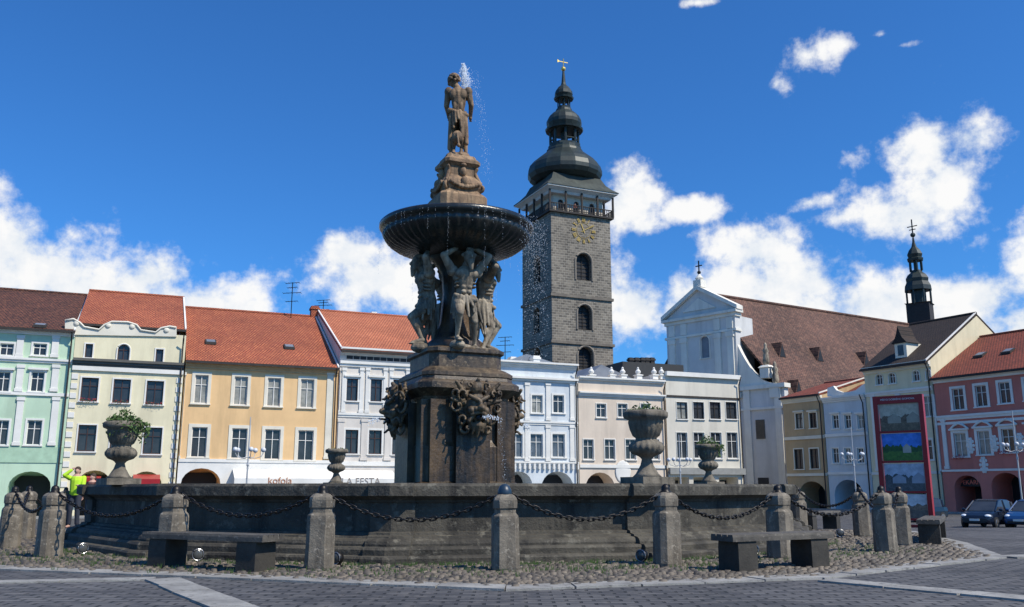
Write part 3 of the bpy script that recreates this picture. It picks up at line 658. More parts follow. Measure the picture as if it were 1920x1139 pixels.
m.box(S/2-1.0,S/2+.9,S/2-.04,S/2+.04,q-.06,q+.06); m.prism([(S/2-1.2,q-.3),(S/2-.7,q),(S/2-1.2,q+.3)],S/2-.05,S/2+.05); m.build('weather_vane',plain('bright_gilding',(.85,.6,.16),.35,.7),tw)
u,z=PT.hit(1094,433); z-=GZ
m=MB()
for ra,rb,n in ((1.3,1.35,40),):
    for i in range(n):
        a=2*math.pi*i/n; b=2*math.pi*(i+1)/n
        m.prism([(u+ra*math.cos(a),z+ra*math.sin(a)),(u+rb*math.cos(a),z+rb*math.sin(a)),(u+rb*math.cos(b),z+rb*math.sin(b)),(u+ra*math.cos(b),z+ra*math.sin(b))],-.06,.02)
ck=m.build('clock_ring',mGold,tw)
m=MB(); rom={0:'XII',1:'I',2:'II',3:'III',4:'IV',5:'V',6:'VI',7:'VII',8:'VIII',9:'IX',10:'X',11:'XI'}
def stroke(mb,ang,x0,y0,x1,y1,w=.045):
    ca,sa=math.cos(-ang),math.sin(-ang)
    t=lambda x,y:(u+(x*ca-y*sa),z+(x*sa+y*ca))
    d=Vector((x1-x0,y1-y0)).normalized(); nx,ny=-d.y*w,d.x*w
    mb.prism([t(x0+nx,y0+ny),t(x0-nx,y0-ny),t(x1-nx,y1-ny),t(x1+nx,y1+ny)],-.12,.02)
for i in range(12):
    ang=i*math.pi/6; s_=rom[i]; wd={'I':.16,'V':.32,'X':.34}; tot=sum(wd[c] for c in s_); x=-tot/2
    for ch in s_:
        w_=wd[ch]; a0,a1=1.55,2.25; xc=x+w_/2
        if ch=='I': stroke(m,ang,xc,a0,xc,a1)
        elif ch=='V': stroke(m,ang,xc,a0,xc-w_*.35,a1); stroke(m,ang,xc,a0,xc+w_*.35,a1)
        else: stroke(m,ang,xc-w_*.35,a0,xc+w_*.35,a1); stroke(m,ang,xc+w_*.35,a0,xc-w_*.35,a1)
        x+=w_
m.build('numerals',mGold,ck)
m=MB(); stroke(m,rad(-22),0,-.4,0,1.2,.08); m.build('clock_hand',mGold,ck)
m=MB(); stroke(m,rad(60),0,-.5,0,1.7,.05); m.build('clock_hand',mGold,ck)
# ------------------------------------------------------------ church
fd=Vector((.68,-.733)).normalized(); A=Vector(((1258-960)/F*118*cp,118)); PC=Plane(A,A+fd)
SH=.2
ch=House('church','pale grey blue church with pedimented front, large brown roof and ridge turret',PC,1258,1391,group=None); ch.root['category']='church'
if 'group' in ch.root: del ch.root['group']
mCh=plaster('church_pale_grey_blue',(.66,.65,.62)); mChW=plaster('church_cream_trim',(.82,.78,.68))
ch.win(1321,632,672,16,arch=True,sur=mChW,sw=.2,fr=mChW,mull=False,pane=mSlate)
ch.win(1321,715,760,30,arch=True,sur=mChW,sw=.3,pane=mGlass)
W=ch.w; zc=ch.uv(1320,590)[1]-.7; m=MB(); facegrid(m,W,0,zc,ch.ops,idm)
for x in (0,W): m.add([(x,0,0),(x,4,0),(x,4,zc),(x,0,zc)],[(0,1,2,3)])
m.build('wall',mCh,ch.root)
def cband(z0,z1,p,name='cornice'): return MB().box(-p,W+p,-p,1.2,z0,z1).build(name,mChW,ch.root)
cband(zc-.1,zc+.35,.2); cband(zc+.353,zc+.7,.5); cband(zc-2.0,zc-1.7,.2,'string_course'); cband(zc-10.5,zc-9.9,.3,'string_course')
pk=ch.uv(1312,536); zb=zc+.7; uc=W/2; zp=pk[1]-.5
m=MB(); m.prism([(-.3,zb),(W+.3,zb),(uc,zp)],.1,.8); m.build('pediment',mCh,ch.root)
m=MB()
for a,b in (((-.6,zb),(uc,zp)),((W+.6,zb),(uc,zp))): m.prism([a,b,(b[0],b[1]+.55),(a[0],a[1]+.5)],-.4,1.0)
m.build('raking_cornice',mChW,ch.root)
MB().prism([(uc-2.6,zb+.7),(uc+2.6,zb+.7),(uc,zb+2.3)],-.05,.12).build('tympanum_panel',mChW,ch.root)
for x in (.5,2.4,W-3.1,W-1.2):
    m=MB(); m.box(x,x+.9,-.25,.05,0,zc-2.05); m.box(x-.12,x+1.02,-.34,.05,zc-2.7,zc-2.052); m.box(x,x+.9,-.2,.05,zc-1.65,zc-.15); m.build('pilaster',mChW,ch.root)
m=MB(); m.box(uc-.6,uc+.6,-.2,1,zp+.3,zp+1.3); m.lathe([(.4,zp+1.3),(.55,zp+1.6),(.25,zp+2.0),(.1,zp+2.2)],10,(uc,.4,0)); m.build('finial_base',mChW,ch.root)
m=MB(); m.tube([(uc,.4,zp+2.1),(uc,.4,zp+4.0)],.09,6); m.tube([(uc-.5,.4,zp+3.3),(uc+.5,.4,zp+3.3)],.08,6); m.ell((uc,.4,zp+2.4),.25); m.build('cross',mIron,ch.root)
ur=max(ch.uv(1468,735)[0],W+4)
zl=ch.uv(1430,706)[1]
MB().box(W,ur,.3,1.2,0,zl-1.0).build('aisle_wall',mCh,ch.root)
m=MB(); n=12; pts=[(W,zl-1.0)]; zv=ch.uv(1395,644)[1]
for i in range(n+1):
    t=i/n; pts.append((W+(ur-1.0-W)*t, zl-.9+(zv-zl+.9)*(1-t)**2.2))
pts.append((ur-1.0,zl-1.0)); m.prism(pts,.25,.9); m.build('volute',mChW,ch.root)
m=MB(); m.prismx([(-.1,zl-1.5),(1.3,zl-1.5),(1.3,zl-.99),(-.1,zl-.99)],W,ur+.3); m.build('aisle_cornice',mChW,ch.root)
MB().box(W,ur+.2,.05,1.25,zl-4,zl-3.7).build('string_course',mChW,ch.root)
for x in (W+.5,ur-1.3):
    MB().box(x,x+.9,.1,.35,0,zl-1.5).build('pilaster',mChW,ch.root)
MB().box(W+1.9,W+3.3,.2,.29,.2,3.4).build('side_door',mDark,ch.root)
MB().box(W+2.0,W+3.2,.2,.29,8,10.3).build('window',mGlass,ch.root)
for px,py in ((1432,686),(1450,722)):
    u_,z_=ch.uv(px,py); m=MB(); m.poly(sq,[(.6,0),(.6,1.2),(.75,1.3),(.45,1.6)],(u_,.6,z_-1.5)); m.build('pinnacle_base',mChW,ch.root)
    m=MB(); m.lathe([(.3,0),(.42,.5),(.36,1.1),(.28,1.5),(.4,1.8),(.18,2.2),(.22,2.5),(.08,2.8)],10,(u_,.6,z_+.1)); m.build('statue',mFig,ch.root,smooth=True)
rl=zp-.4
def sheared(m):
    m.v=[(x+SH*y,y,z) for x,y,z in m.v]; return m
def wpos(u,off): return PC.o+PC.d*(ch.u0+u+SH*off)+PC.n*off
def solve(px,u,z):
    for k in range(100,1400):
        q=wpos(u,k*.1)
        if 960+F*q.x/(q.y*cp+(z+GZ-H)*sp)>=px: return k*.1
    return 60
LN=solve(1702,uc,rl); off1=1.0; ue,he=ch.uv(1478,742,off1); ue-=SH*off1
m=MB(); wr=ue-uc; m.prism([(uc,rl),(uc+wr,he),(uc+wr,he-.3),(uc,rl-.4),(uc-wr,he-.3),(uc-wr,he)],1.0,LN); ro=sheared(m).build('roof',mTileC,ch.root)
m=MB(); m.box(uc-wr+1,uc+wr-1,1.25,LN-.5,0,he-.35); sheared(m).build('nave_wall',mCh,ch.root)
m=MB(); m.tube([(uc,1,rl+.05),(uc,LN,rl+.05)],.22,8); sheared(m).build('ridge_tiles',mTileC,ro)
sheared(MB().prism([(uc-wr+.5,he),(uc+wr-.5,he),(uc,rl-.45)],LN-.6,LN-.3)).build('end_gable',mCh,ch.root)
sl=(he-rl)/wr
for px,py in ((1523,662),(1610,669),(1452,652),(1482,722)):
    best=None
    for k in range(1,int(LN)*4):
        off=k/4; u_,z_=ch.uv(px,py,off); u_-=SH*off; zz=rl+sl*(u_-uc)
        if u_>uc and (best is None or abs(z_-zz)<best[0]): best=(abs(z_-zz),u_,z_,off)
    _,u_,z_,off=best; zz=rl+sl*(u_-uc); m=MB()
    m.add([(u_+1.1,off-.7,zz+1.1*sl),(u_+1.1,off+.7,zz+1.1*sl),(u_+1.1,off,zz+.6),(u_-.9,off,zz+.6)],[(0,1,2),(0,2,3),(1,3,2),(0,3,1)]); sheared(m).build('dormer',mTileC,ro)
    sheared(MB().add([(u_+1.13,off-.5,zz+1.1*sl+.1),(u_+1.13,off+.5,zz+1.1*sl+.1),(u_+1.13,off,zz+.4)],[(0,1,2)])).build('dormer_opening',mDark,ro)
toff=solve(1724,uc,rl+3); q=wpos(uc,toff); cc2=(uc+SH*toff,toff,0)
def tzz(py): return at(1722,py,q.y).z-GZ
def tr(rpx,py): return rpx/F*(q.y*cp+(tzz(py)-1-H)*sp)
m=MB(); m.poly(sq,[(1.7,tzz(660)-4),(1.7,tzz(572)),(1.9,tzz(572)+.1)],cc2,.2); m.build('turret_base',mWoodD,ch.root)
m=MB(); m.lathe([(tr(r,y),tzz(y)) for r,y in ((25,546),(24,538),(20,530),(21,524),(17,517),(11,512),(10,508))],8,cc2); m.build('turret_dome',mCopper,ch.root)
m=MB()
for i in range(8):
    a=i*math.pi/4; r=tr(22,560); x_,y_=cc2[0]+r*math.cos(a),toff+r*math.sin(a); m.tube([(x_,y_,tzz(573)),(x_,y_,tzz(546))],.16,5)
m.lathe([(tr(14,560),tzz(574)),(tr(14,546),tzz(545))],8,cc2); m.build('turret_lantern',mCopper,ch.root)
m=MB()
for i in range(6):
    a=i*math.pi/3; r=tr(11,500); x_,y_=cc2[0]+r*math.cos(a),toff+r*math.sin(a); m.tube([(x_,y_,tzz(509)),(x_,y_,tzz(489))],.14,5)
m.lathe([(tr(4,500),tzz(509)),(tr(4,490),tzz(489))],8,cc2); m.build('upper_turret_lantern',mCopper,ch.root)
m=MB(); m.lathe([(tr(r,y),tzz(y)) for r,y in ((14,490),(15,486),(12,484),(14,478),(10,470),(5,464),(2.5,455),(1.6,446))],8,cc2); m.ell((cc2[0],toff,tzz(441)),.4); m.build('turret_spire',mCopper,ch.root)
m=MB(); m.tube([(cc2[0],toff,tzz(445)),(cc2[0],toff,tzz(412))],.1,6); m.tube([(cc2[0]-.8,toff,tzz(425)),(cc2[0]+.8,toff,tzz(425))],.08,6); m.tube([(cc2[0]-.5,toff,tzz(431)),(cc2[0]+.5,toff,tzz(431))],.08,6); m.build('turret_cross',mIron,ch.root)
m=MB(); m.prism([(uc-6,he),(uc,rl-.6),(uc+wr-2,he+2),(uc+wr-2,he-4),(uc-6,he-4)],LN-.2,LN+9); sheared(m).build('chancel_roof',mTileR,ch.root)
# ------------------------------------------------------------ fountain
fo=thing('fountain','large baroque stone fountain with carrying figures, dark bowl and statue on top','fountain',(CX,CY,0))
N=12; base=27
def rp(r,a): a=rad(a); return (r*math.sin(a),-r*math.cos(a))
prof=[(8.15,-.5),(8.15,.09),(8.13,.12),(7.98,.125),(7.98,.2),(7.95,.235),(7.84,.24),(7.84,.27),(7.82,.31),(7.78,.335),(7.7,.345),(7.69,.37),(7.6,.385),(7.59,.42),(7.53,.43),(7.53,.84),(7.56,.845),(7.58,.88),(7.68,.93),(7.72,.94),(7.72,1.08),(7.69,1.12),(7.25,1.125),(7.22,.95),(7.2,.2)]
m=MB(); m.loft([[(*rp(r,base+30*k),z) for k in range(N)] for r,z in prof],cap=False); m.build('basin_wall',mBasin,fo)
for k in range(N):
    a=base+30*k; c0=Vector(rp(1,a)); e1=(Vector(rp(1,a+30))-c0).normalized(); e0=(Vector(rp(1,a-30))-c0).normalized(); rings=[]
    for r,z in prof[:-2]:
        c=c0*(r+.07); i_=c0*7.2; zz=z+(.004 if z>0 else 0)
        rings.append([(*(c+e0*.34),zz),(*c,zz),(*(c+e1*.34),zz),(*(i_+e1*.3),zz),(*(i_+e0*.3),zz)])
    MB().loft(rings).build('basin_pilaster',mBasin,fo)
m=MB(); m.add([(*rp(7.22,base+30*k),.72) for k in range(N)],[tuple(range(N))]); m.build('water',mWater,fo)
chs=[(-1,-.8),(-.8,-1),(.8,-1),(1,-.8),(1,.8),(.8,1),(-.8,1),(-1,.8)]
RT=rad(24)
m=MB(); m.poly(chs,[(1.2,0),(1.2,1.15),(1.1,1.2),(1.1,1.95),(1.02,2.05),(1.0,2.1),(1.0,3.0)],rot=RT)
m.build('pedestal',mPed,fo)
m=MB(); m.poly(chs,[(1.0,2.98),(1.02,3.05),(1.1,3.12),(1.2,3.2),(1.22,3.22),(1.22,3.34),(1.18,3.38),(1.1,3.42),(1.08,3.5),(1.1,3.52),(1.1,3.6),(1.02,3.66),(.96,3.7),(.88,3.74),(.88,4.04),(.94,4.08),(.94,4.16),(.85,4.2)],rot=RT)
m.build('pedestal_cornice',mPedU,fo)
for k in range(4):
    a=RT+k*math.pi/2; ca,sa=math.cos(a),math.sin(a)
    for x0,x1,y0,y1,z0_,z1_ in ((-.4,.4,-1.24,-.9,1.1,2.93),(-.96,-.62,-1.12,-.9,1.1,2.97),(.62,.96,-1.12,-.9,1.1,2.97)):
        m=MB(); m.box(x0,x1,y0,y1,z0_,z1_); m.v=[(x*ca-y*sa,x*sa+y*ca,z) for x,y,z in m.v]; m.build('pedestal_pilaster',mPed,fo)
def mask_mb():
    m=MB(); e=m.ell
    e((0,-.14,0),(.31,.3,.42)); e((0,-.36,.06),(.08,.18,.17)); e((0,-.52,-.03),(.095,.12,.085)); e((-.1,-.44,-.05),.06); e((.1,-.44,-.05),.06)
    for s in (-1,1):
        m.cap((s*.05,-.44,.17),(s*.26,-.36,.27),.06,.05); e((s*.14,-.36,.1),(.06,.05,.045)); e((s*.2,-.32,-.08),(.11,.13,.11)); m.cap((s*.02,-.46,-.13),(s*.22,-.38,-.18),.05,.035)
        m.cap((s*.1,-.36,-.15),(s*.26,-.33,-.34),.06,.05); m.cap((s*.24,-.28,-.3),(s*.1,-.28,-.55),.08,.05)
        for cx_,cz_,r_,w in ((.42,.32,.2,1),(.55,.02,.17,-1),(.42,-.28,.16,1),(.24,.52,.17,-1),(.6,.35,.13,1),(.3,-.52,.12,-1)):
            for t in range(18):
                a=t*.5*w+cx_*4; rr=r_*(1-t/21); m.ell((s*(cx_+rr*math.cos(a)),-.1-.018*t,cz_+rr*math.sin(a)),.048-.0011*t,8,6)
        m.cap((s*.3,-.18,.3),(s*.6,-.3,.6),.09,.045); m.cap((s*.34,-.14,.12),(s*.7,-.2,.2),.08,.035)
    m.ell((0,-.24,.48),(.18,.15,.18)); m.cap((0,-.14,.4),(0,-.32,.68),.14,.05); m.cap((0,-.3,-.42),(0,-.24,-.7),.12,.035); m.cap((-.08,-.31,-.42),(-.14,-.26,-.64),.07,.03); m.cap((.08,-.31,-.42),(.16,-.26,-.6),.07,.03)
    m.ell((0,-.0,0),(.46,.12,.46))
    return m
mo=organic(mask_mb(),'mask',mMask,fo,.017,0)
mo.location=(*rp(1.2,24),2.78); mo.rotation_euler=(0,0,rad(24)); mo.scale=(.84,.95,.9)
mouth=MB().ell((0,-.42,-.25),(.1,.06,.07)).build('mouth',mDark,mo)
msp=MB().tube([(0,-.3,-.24),(0,-.62,-.22)],.025,8).build('spout',mIron,mo)
for a in (114,204,294):
    o=mo.copy(); C.objects.link(o); o.location=(*rp(1.2,a),2.78); o.rotation_euler=(0,0,rad(a))
    for c_ in (mouth,msp): q_=c_.copy(); C.objects.link(q_); q_.parent=o
def atlas_mb(v):
    m=MB(); c=m.cap; e=m.ell
    s=1 if v==0 else -1
    X=lambda x:x*s
    c((0,.02,1.16),(0,-.03,1.38),.185,.175); c((0,-.03,1.4),(0,-.06,1.66),.185,.235); e((0,-.05,1.64),(.29,.18,.2))
    e((-.13,-.19,1.68),(.14,.09,.11)); e((.13,-.19,1.68),(.14,.09,.11))
    for z in (1.27,1.38,1.49):
        e((-.065,-.18,z),(.062,.045,.048)); e((.065,-.18,z),(.062,.045,.048))
    for sd in (-1,1):
        for z in (1.4,1.48,1.56): e((sd*.2,-.09,z),(.045,.1,.028))
    e((0,.02,1.08),(.21,.17,.15))
    c((0,-.08,1.82),(X(.03),-.18,1.95),.1,.09)
    e((X(.05),-.24,2.05),(.125,.15,.17)); e((X(.05),-.39,2.03),(.03,.045,.045)); c((X(.05),-.33,1.93),(X(.06),-.35,1.76),.08,.04); e((X(.05),-.36,2.08),(.09,.035,.022))
    for k in range(30):
        a=R.uniform(0,6.28); b=R.uniform(.0,1.5); e((X(.05)+.13*math.cos(a)*math.cos(b),-.2+.15*math.sin(a)*math.cos(b)+.02,2.1+.15*math.sin(b)),.045,6,5)
    els=((-1,(-.54,-.2,2.06),(-.22,-.06,2.27)),(1,(.5,-.24,2.1),(.22,-.1,2.29)))
    if v: els=((-1,(-.74,-.08,1.92),(-.3,-.05,2.26)),(1,(.5,-.2,2.08),(.22,-.08,2.28)))
    for sd,el,hd in els:
        sh=(sd*.29,-.05,1.76); c(sh,el,.11,.075); e(sh,(.13,.13,.13)); mid=[sh[i]*.55+el[i]*.45 for i in range(3)]; e(mid,(.1,.1,.1))
        c(el,hd,.075,.048)
        for f in range(5): c(hd,(hd[0]+(-.07+.035*f),hd[1]-.07,hd[2]+.07-abs(f-2)*.015),.022,.015,6)
        e(hd,(.06,.045,.06))
    kl=(X(-.22),-.42,.74); al=(X(-.2),-.16,.24); kr=(X(.2),-.14,.62); ar=(X(.28),.08,.1)
    for hp_,k,a in (((X(-.12),0,1.08),kl,al),((X(.13),0,1.05),kr,ar)):
        c(hp_,k,.14,.09); mm=[hp_[i]*.6+k[i]*.4 for i in range(3)]; e(mm,(.13,.135,.16)); e(k,(.085,.09,.09))
        mm=[k[i]*.7+a[i]*.3 for i in range(3)]; c(k,a,.08,.046); e((mm[0],mm[1]+.05,mm[2]),(.078,.085,.14))
        c(a,(a[0],a[1]-.22,a[2]-.07),.055,.04)
        for f in range(4): c((a[0]-.04+.027*f,a[1]-.2,a[2]-.08),(a[0]-.045+.03*f,a[1]-.28,a[2]-.09),.02,.016,6)
    e((X(-.2),-.2,.06),(.17,.22,.12)); e((X(.26),.04,-.0),(.2,.22,.09)); e((0,.15,.05),(.33,.2,.1))
    return m
def drape_mb(s):
    m=MB()
    for k in range(15):
        a=-1.9+k*.27; x=.22*math.sin(a); y=-.19*math.cos(a)
        l=.3+.14*math.sin(k*2.1)
        m.cap((x,y,1.16+.02*math.sin(k*3)),(x*1.25+s*.06*math.sin(k),y*1.35,1.12-l),.045,.03,8)
    m.cap((s*-.23,-.1,1.2),(s*.2,-.2,1.08),.05,.055); m.cap((s*.24,.05,1.2),(s*.36,.1,.5),.07,.04); m.cap((s*.2,.14,1.2),(s*.26,.2,.35),.08,.05); m.cap((s*.28,.0,1.15),(s*.42,-.02,.62),.045,.025); m.cap((s*.3,.06,1.0),(s*.48,.08,.4),.04,.025)
    return m
at0=[organic(atlas_mb(v),'atlas_statue',mFig,None,.015,0) for v in (0,1)]
dr0=[organic(drape_mb(1 if v==0 else -1),'drapery',mFig,at0[v],.016,0) for v in (0,1)]
for i,(a,v) in enumerate(((20,0),(-70,1),(108,1),(200,0))):
    if i in (0,1): o=at0[v]; o.parent=fo
    else:
        o=at0[v].copy(); C.objects.link(o); o.parent=fo; d=dr0[v].copy(); C.objects.link(d); d.parent=o
    o.location=(*rp(.68,a),4.17); o.rotation_euler=(0,0,rad(a)); o.scale=(1.05,1.08,1.04)
m=MB(); m.lathe([(.6,4.12),(.62,4.4),(.45,4.55),(.34,4.9),(.28,5.6),(.32,6.1),(.5,6.4),(.7,6.6)],16,mod=lambda k,a:1+.12*math.cos(4*a)); m.build('central_shaft',mPed,fo,smooth=True)
bp=[(.6,6.52),(.9,6.55),(1.2,6.62),(1.45,6.72),(1.61,6.84),(1.7,6.97),(1.73,7.06),(1.74,7.1),(1.83,7.14),(1.87,7.2),(1.87,7.27),(1.83,7.31),(1.76,7.32),(1.68,7.28),(1.2,7.13),(.2,7.1)]
m=MB(); m.lathe(bp,192,mod=lambda k,a:(1+.04*abs(math.sin(a*24))) if 2<=k<=6 else 1); m.build('bowl',mBowl,fo,smooth=True)
m=MB(); m.lathe([(1.7,7.255),(.1,7.26)],40).build('bowl_water',mWater,fo)
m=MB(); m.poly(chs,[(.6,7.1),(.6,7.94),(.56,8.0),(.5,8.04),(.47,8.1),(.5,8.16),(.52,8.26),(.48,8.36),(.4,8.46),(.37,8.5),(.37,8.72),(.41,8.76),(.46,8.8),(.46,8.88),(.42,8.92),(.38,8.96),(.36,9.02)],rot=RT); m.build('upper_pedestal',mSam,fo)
m=MB()
for k in range(4):
    a=RT+k*math.pi/2+math.pi/4; ca,sa=math.cos(a),math.sin(a)
    for t in range(20):
        b=t*.42+1.6; r=.125*(1-t/24); m.ell(((.63+r*math.cos(b))*ca,(.63+r*math.cos(b))*sa,8.19+r*math.sin(b)),.042,8,6)
    m.cap((.6*ca,.6*sa,8.3),(.46*ca,.46*sa,8.62),.06,.045); m.cap((.46*ca,.46*sa,8.6),(.53*ca,.53*sa,8.7),.05,.04)
    a=RT+k*math.pi/2; ca,sa=math.cos(a),math.sin(a)
    for t in range(-5,6):
        m.ell((.53*ca-sa*t*.07,.53*sa+ca*t*.07,8.26-.1*math.cos(t*.3)),(.05,.05,.06),8,6)
    m.ell((.5*ca,.5*sa,8.3),(.1,.1,.13)); m.ell((.4*ca,.4*sa,8.58),(.09,.09,.13)); m.ell((.43*ca,.43*sa,8.74),(.08,.08,.05))
organic(m,'scroll_ornament',mSam,fo,.016,0)
m=MB(); c=m.cap; e=m.ell
Z=9.1
def V(x,y,z): return (x*.92,y,Z+z)
c(V(0,0,1.12),V(.01,.0,1.4),.16,.16); c(V(.01,.0,1.4),V(.0,.0,1.66),.18,.2); e(V(0,.02,1.66),(.26,.16,.19)); e(V(0,0,1.06),(.19,.17,.16))
e(V(-.12,-.12,1.62),(.11,.07,.15)); e(V(.12,-.12,1.62),(.11,.07,.15)); e(V(-.08,-.12,1.3),(.065,.05,.14)); e(V(.08,-.12,1.3),(.065,.05,.14))
c(V(-.02,.02,1.82),V(-.09,.05,1.94),.09,.08); e(V(-.14,.07,2.04),(.125,.135,.15)); e(V(-.26,.12,2.0),(.05,.04,.05))
for sd,sh,el,hd in ((-1,(-.27,.02,1.74),(-.33,.1,1.4),(-.28,.34,1.2)),(1,(.27,.02,1.74),(.35,.06,1.4),(.32,.26,1.14))):
    e(V(*sh),(.11,.11,.13)); c(V(*sh),V(*el),.095,.07); c(V(*el),V(*hd),.07,.045); e(V(*hd),(.05,.07,.06))
    for f in range(5): c(V(*hd),V(hd[0]-.03+.015*f,hd[1]+.1,hd[2]-.05),.018,.014,6)
for hp_,k,a in (((-.12,0,1.05),(-.17,.05,.58),(-.18,-.04,.1)),((.12,0,1.05),(.18,.12,.62),(.22,.02,.12))):
    c(V(*hp_),V(*k),.135,.085); c(V(*k),V(*a),.08,.048); e(V(k[0],k[1]-.06,k[2]-.13),(.07,.075,.14)); c(V(*a),V(a[0]-.02,a[1]+.18,a[2]-.07),.05,.04)
sam=organic(m,'crowning_statue',mSam,fo,.015,0)
m=MB()
for k in range(80):
    a=R.uniform(0,6.28); b=R.uniform(-.35,1.5); m.ell(V(-.13+.15*math.cos(a)*math.cos(b),.05+.15*math.sin(a)*math.cos(b)*(1 if math.sin(a)<0 else .5),2.07+.16*math.sin(b)),.038,6,5)
organic(m,'hair',mSam,sam,.014,0)
m=MB()
for k in range(20):
    a=k*.314; x=.21*math.sin(a); y=-.19*math.cos(a); m.cap(V(x,y,1.12+.03*math.sin(k*2)),V(x*1.1+.03,y*1.2,.92-.22*abs(math.sin(k*1.3))-(.35 if 2<k<8 else 0)),.042,.032,8)
m.cap(V(-.22,-.12,1.18),V(.24,-.14,1.04),.07,.06); m.cap(V(.18,-.12,1.05),V(.24,-.14,.3),.08,.06); m.cap(V(.13,-.16,1.0),V(.12,-.2,.45),.06,.045)
m.cap(V(-.18,-.1,1.0),V(-.22,-.05,.2),.065,.055)
organic(m,'drapery',mSam,sam,.015,0)
m=MB(); m.cap(V(0,-.12,.42),V(.0,.3,.6),.16,.19); m.ell(V(0,.38,.75),(.17,.16,.17)); m.ell(V(0,-.17,.45),(.15,.13,.17))
for s in (-1,1): m.cap(V(s*.09,-.16,.4),V(s*.11,-.05,.2),.085,.05); m.cap(V(s*.11,-.05,.2),V(s*.1,-.22,.0),.05,.04); m.ell(V(s*.1,-.2,-.02),(.055,.09,.045))
m.cap(V(0,-.28,.5),V(.05,-.36,.2),.03,.025); m.ell(V(.05,-.36,.16),.05); m.ell(V(0,.05,-.04),(.34,.32,.14)); m.ell(V(-.13,-.15,-.07),(.18,.18,.12)); m.ell(V(.16,.0,-.04),(.18,.24,.15))
organic(m,'lion',mSam,sam,.016,0)
m=MB()
def drop(p,r): m.add([(p[0]+r,p[1],p[2]),(p[0]-r,p[1],p[2]),(p[0],p[1]+r,p[2]),(p[0],p[1]-r,p[2]),(p[0],p[1],p[2]+r*1.8),(p[0],p[1],p[2]-r*1.8)],[(0,2,4),(2,1,4),(1,3,4),(3,0,4),(2,0,5),(1,2,5),(3,1,5),(0,3,5)])
jx=.16
m.tube([(jx-.05,.2,Z+2.0),(jx-.02,.2,Z+2.3),(jx,.2,Z+2.5)],[.03,.045,.02],8)
for _ in range(900):
    t=R.random(); z=Z+1.75+t*.85; w=.025+.05*math.sin(math.pi*min(1,t*1.05))
    drop((jx-.06+R.gauss(0,w)+.1*(1-t),.2+R.gauss(0,w),z),R.uniform(.005,.017))
for _ in range(350):
    t=R.random(); drop((jx+.1+t*.5+R.gauss(0,.08),.2+R.gauss(0,.2),Z+2.2-2.6*t*t+R.gauss(0,.15)),R.uniform(.003,.007))
m.build('water_jet',mSpray,fo)
m=MB()
for _ in range(80):
    a=R.uniform(0,6.28); r=1.88; l=R.uniform(.05,.4)
    if R.random()<.2: l=R.uniform(.5,1.5)
    n=int(l/.035)
    for k in range(n):
        if R.random()<.7: drop((r*math.cos(a)+R.gauss(0,.006),r*math.sin(a)+R.gauss(0,.006),7.2-l*k/n),R.uniform(.003,.006))
for _ in range(1200):
    t=R.random(); a=rad(R.uniform(-40,40)); r=1.88+.35*R.random(); drop((r*math.cos(a),r*math.sin(a),7.25-5*t*R.random()),R.uniform(.003,.007))
for a in (24,114,294):
    for k in range(60):
        t=k/60; r=1.76+t*.35; p=rp(r,a+8*t); drop((p[0]+R.gauss(0,.012+.03*t),p[1]+R.gauss(0,.012+.03*t),2.56+.02*t-.12*t*t+R.gauss(0,.012+.03*t)),R.uniform(.006,.014))
    for k in range(70):
        t=R.random(); r=2.05+t*.3; p=rp(r,a+8); drop((p[0]+R.gauss(0,.03),p[1]+R.gauss(0,.03),2.45-1.6*t),R.uniform(.003,.006))
m.build('water_drips',mSpray,fo)
# ------------------------------------------------------------ urns
up=[(.27,0),(.27,.07),(.22,.09),(.17,.14),(.1,.26),(.075,.35),(.1,.38),(.13,.4),(.2,.43),(.25,.49),(.255,.54),(.22,.6),(.15,.64),(.15,.67),(.19,.7),(.23,.8),(.25,.9),(.26,.94),(.33,.97),(.34,1.0),(.34,1.05),(.3,1.08),(.26,1.04),(.02,1.0)]
def urn():
    t=thing('stone_urn','','urn',group='stone urns standing on the basin rim')
    m=MB(); m.lathe(up[2:],72,mod=lambda k,a:(1+.07*abs(math.cos(a*9))) if 6<=k<=14 else 1); m.build('vase',mUrn,t,smooth=True)
    m=MB(); m.box(-.29,.29,-.29,.29,-.02,.09); m.build('plinth',mUrn,t); return t
u0=urn(); ul=[(-48.5,'large stone urn at left with trailing plant, above the left bench'),(28,'large stone urn at right of the pedestal on the front rim'),(117,'stone urn with spilling green plant in front of the off white house'),(212,'smallest stone urn on far rim in front of the white house')]
for i,(a,l) in enumerate(ul):
    p=ring(7.42,a); sc_=(1.0,1.05,1,1)[i]; o=u0 if i==0 else dup(u0,(p[0],p[1],1.13),rad(a),l); o.location=(p[0],p[1],1.13); o.rotation_euler=(0,0,rad(a)); o['label']=l; o.scale=(sc_,)*3
    m=MB(); n=(900,200,800,60)[i]
    for k in range(n):
        aa=R.uniform(0,6.28); rr=.3*math.sqrt(R.random()); hh=R.uniform(0,(.24,.15,.26,.07)[i])*(1.2-rr/.3)
        if i in (0,2) and R.random()<.4: rr=R.uniform(.28,.44); hh=-R.uniform(0,.36)*R.random(); aa=R.gauss(.1,.8)
        x,y=rr*math.cos(aa),rr*math.sin(aa); leafcloud(m,1,(x,x+.01),(y,y+.01),(hh,hh+.02),.035)
    pl=m.build('urn_plant',mLeaf,None,loc=(p[0],p[1],1.13+1.05*sc_)); tag(pl,'leafy green plant growing in the '+('left front urn','right front urn','right rear urn','small rear urn')[i],'plant','plants in the urns')
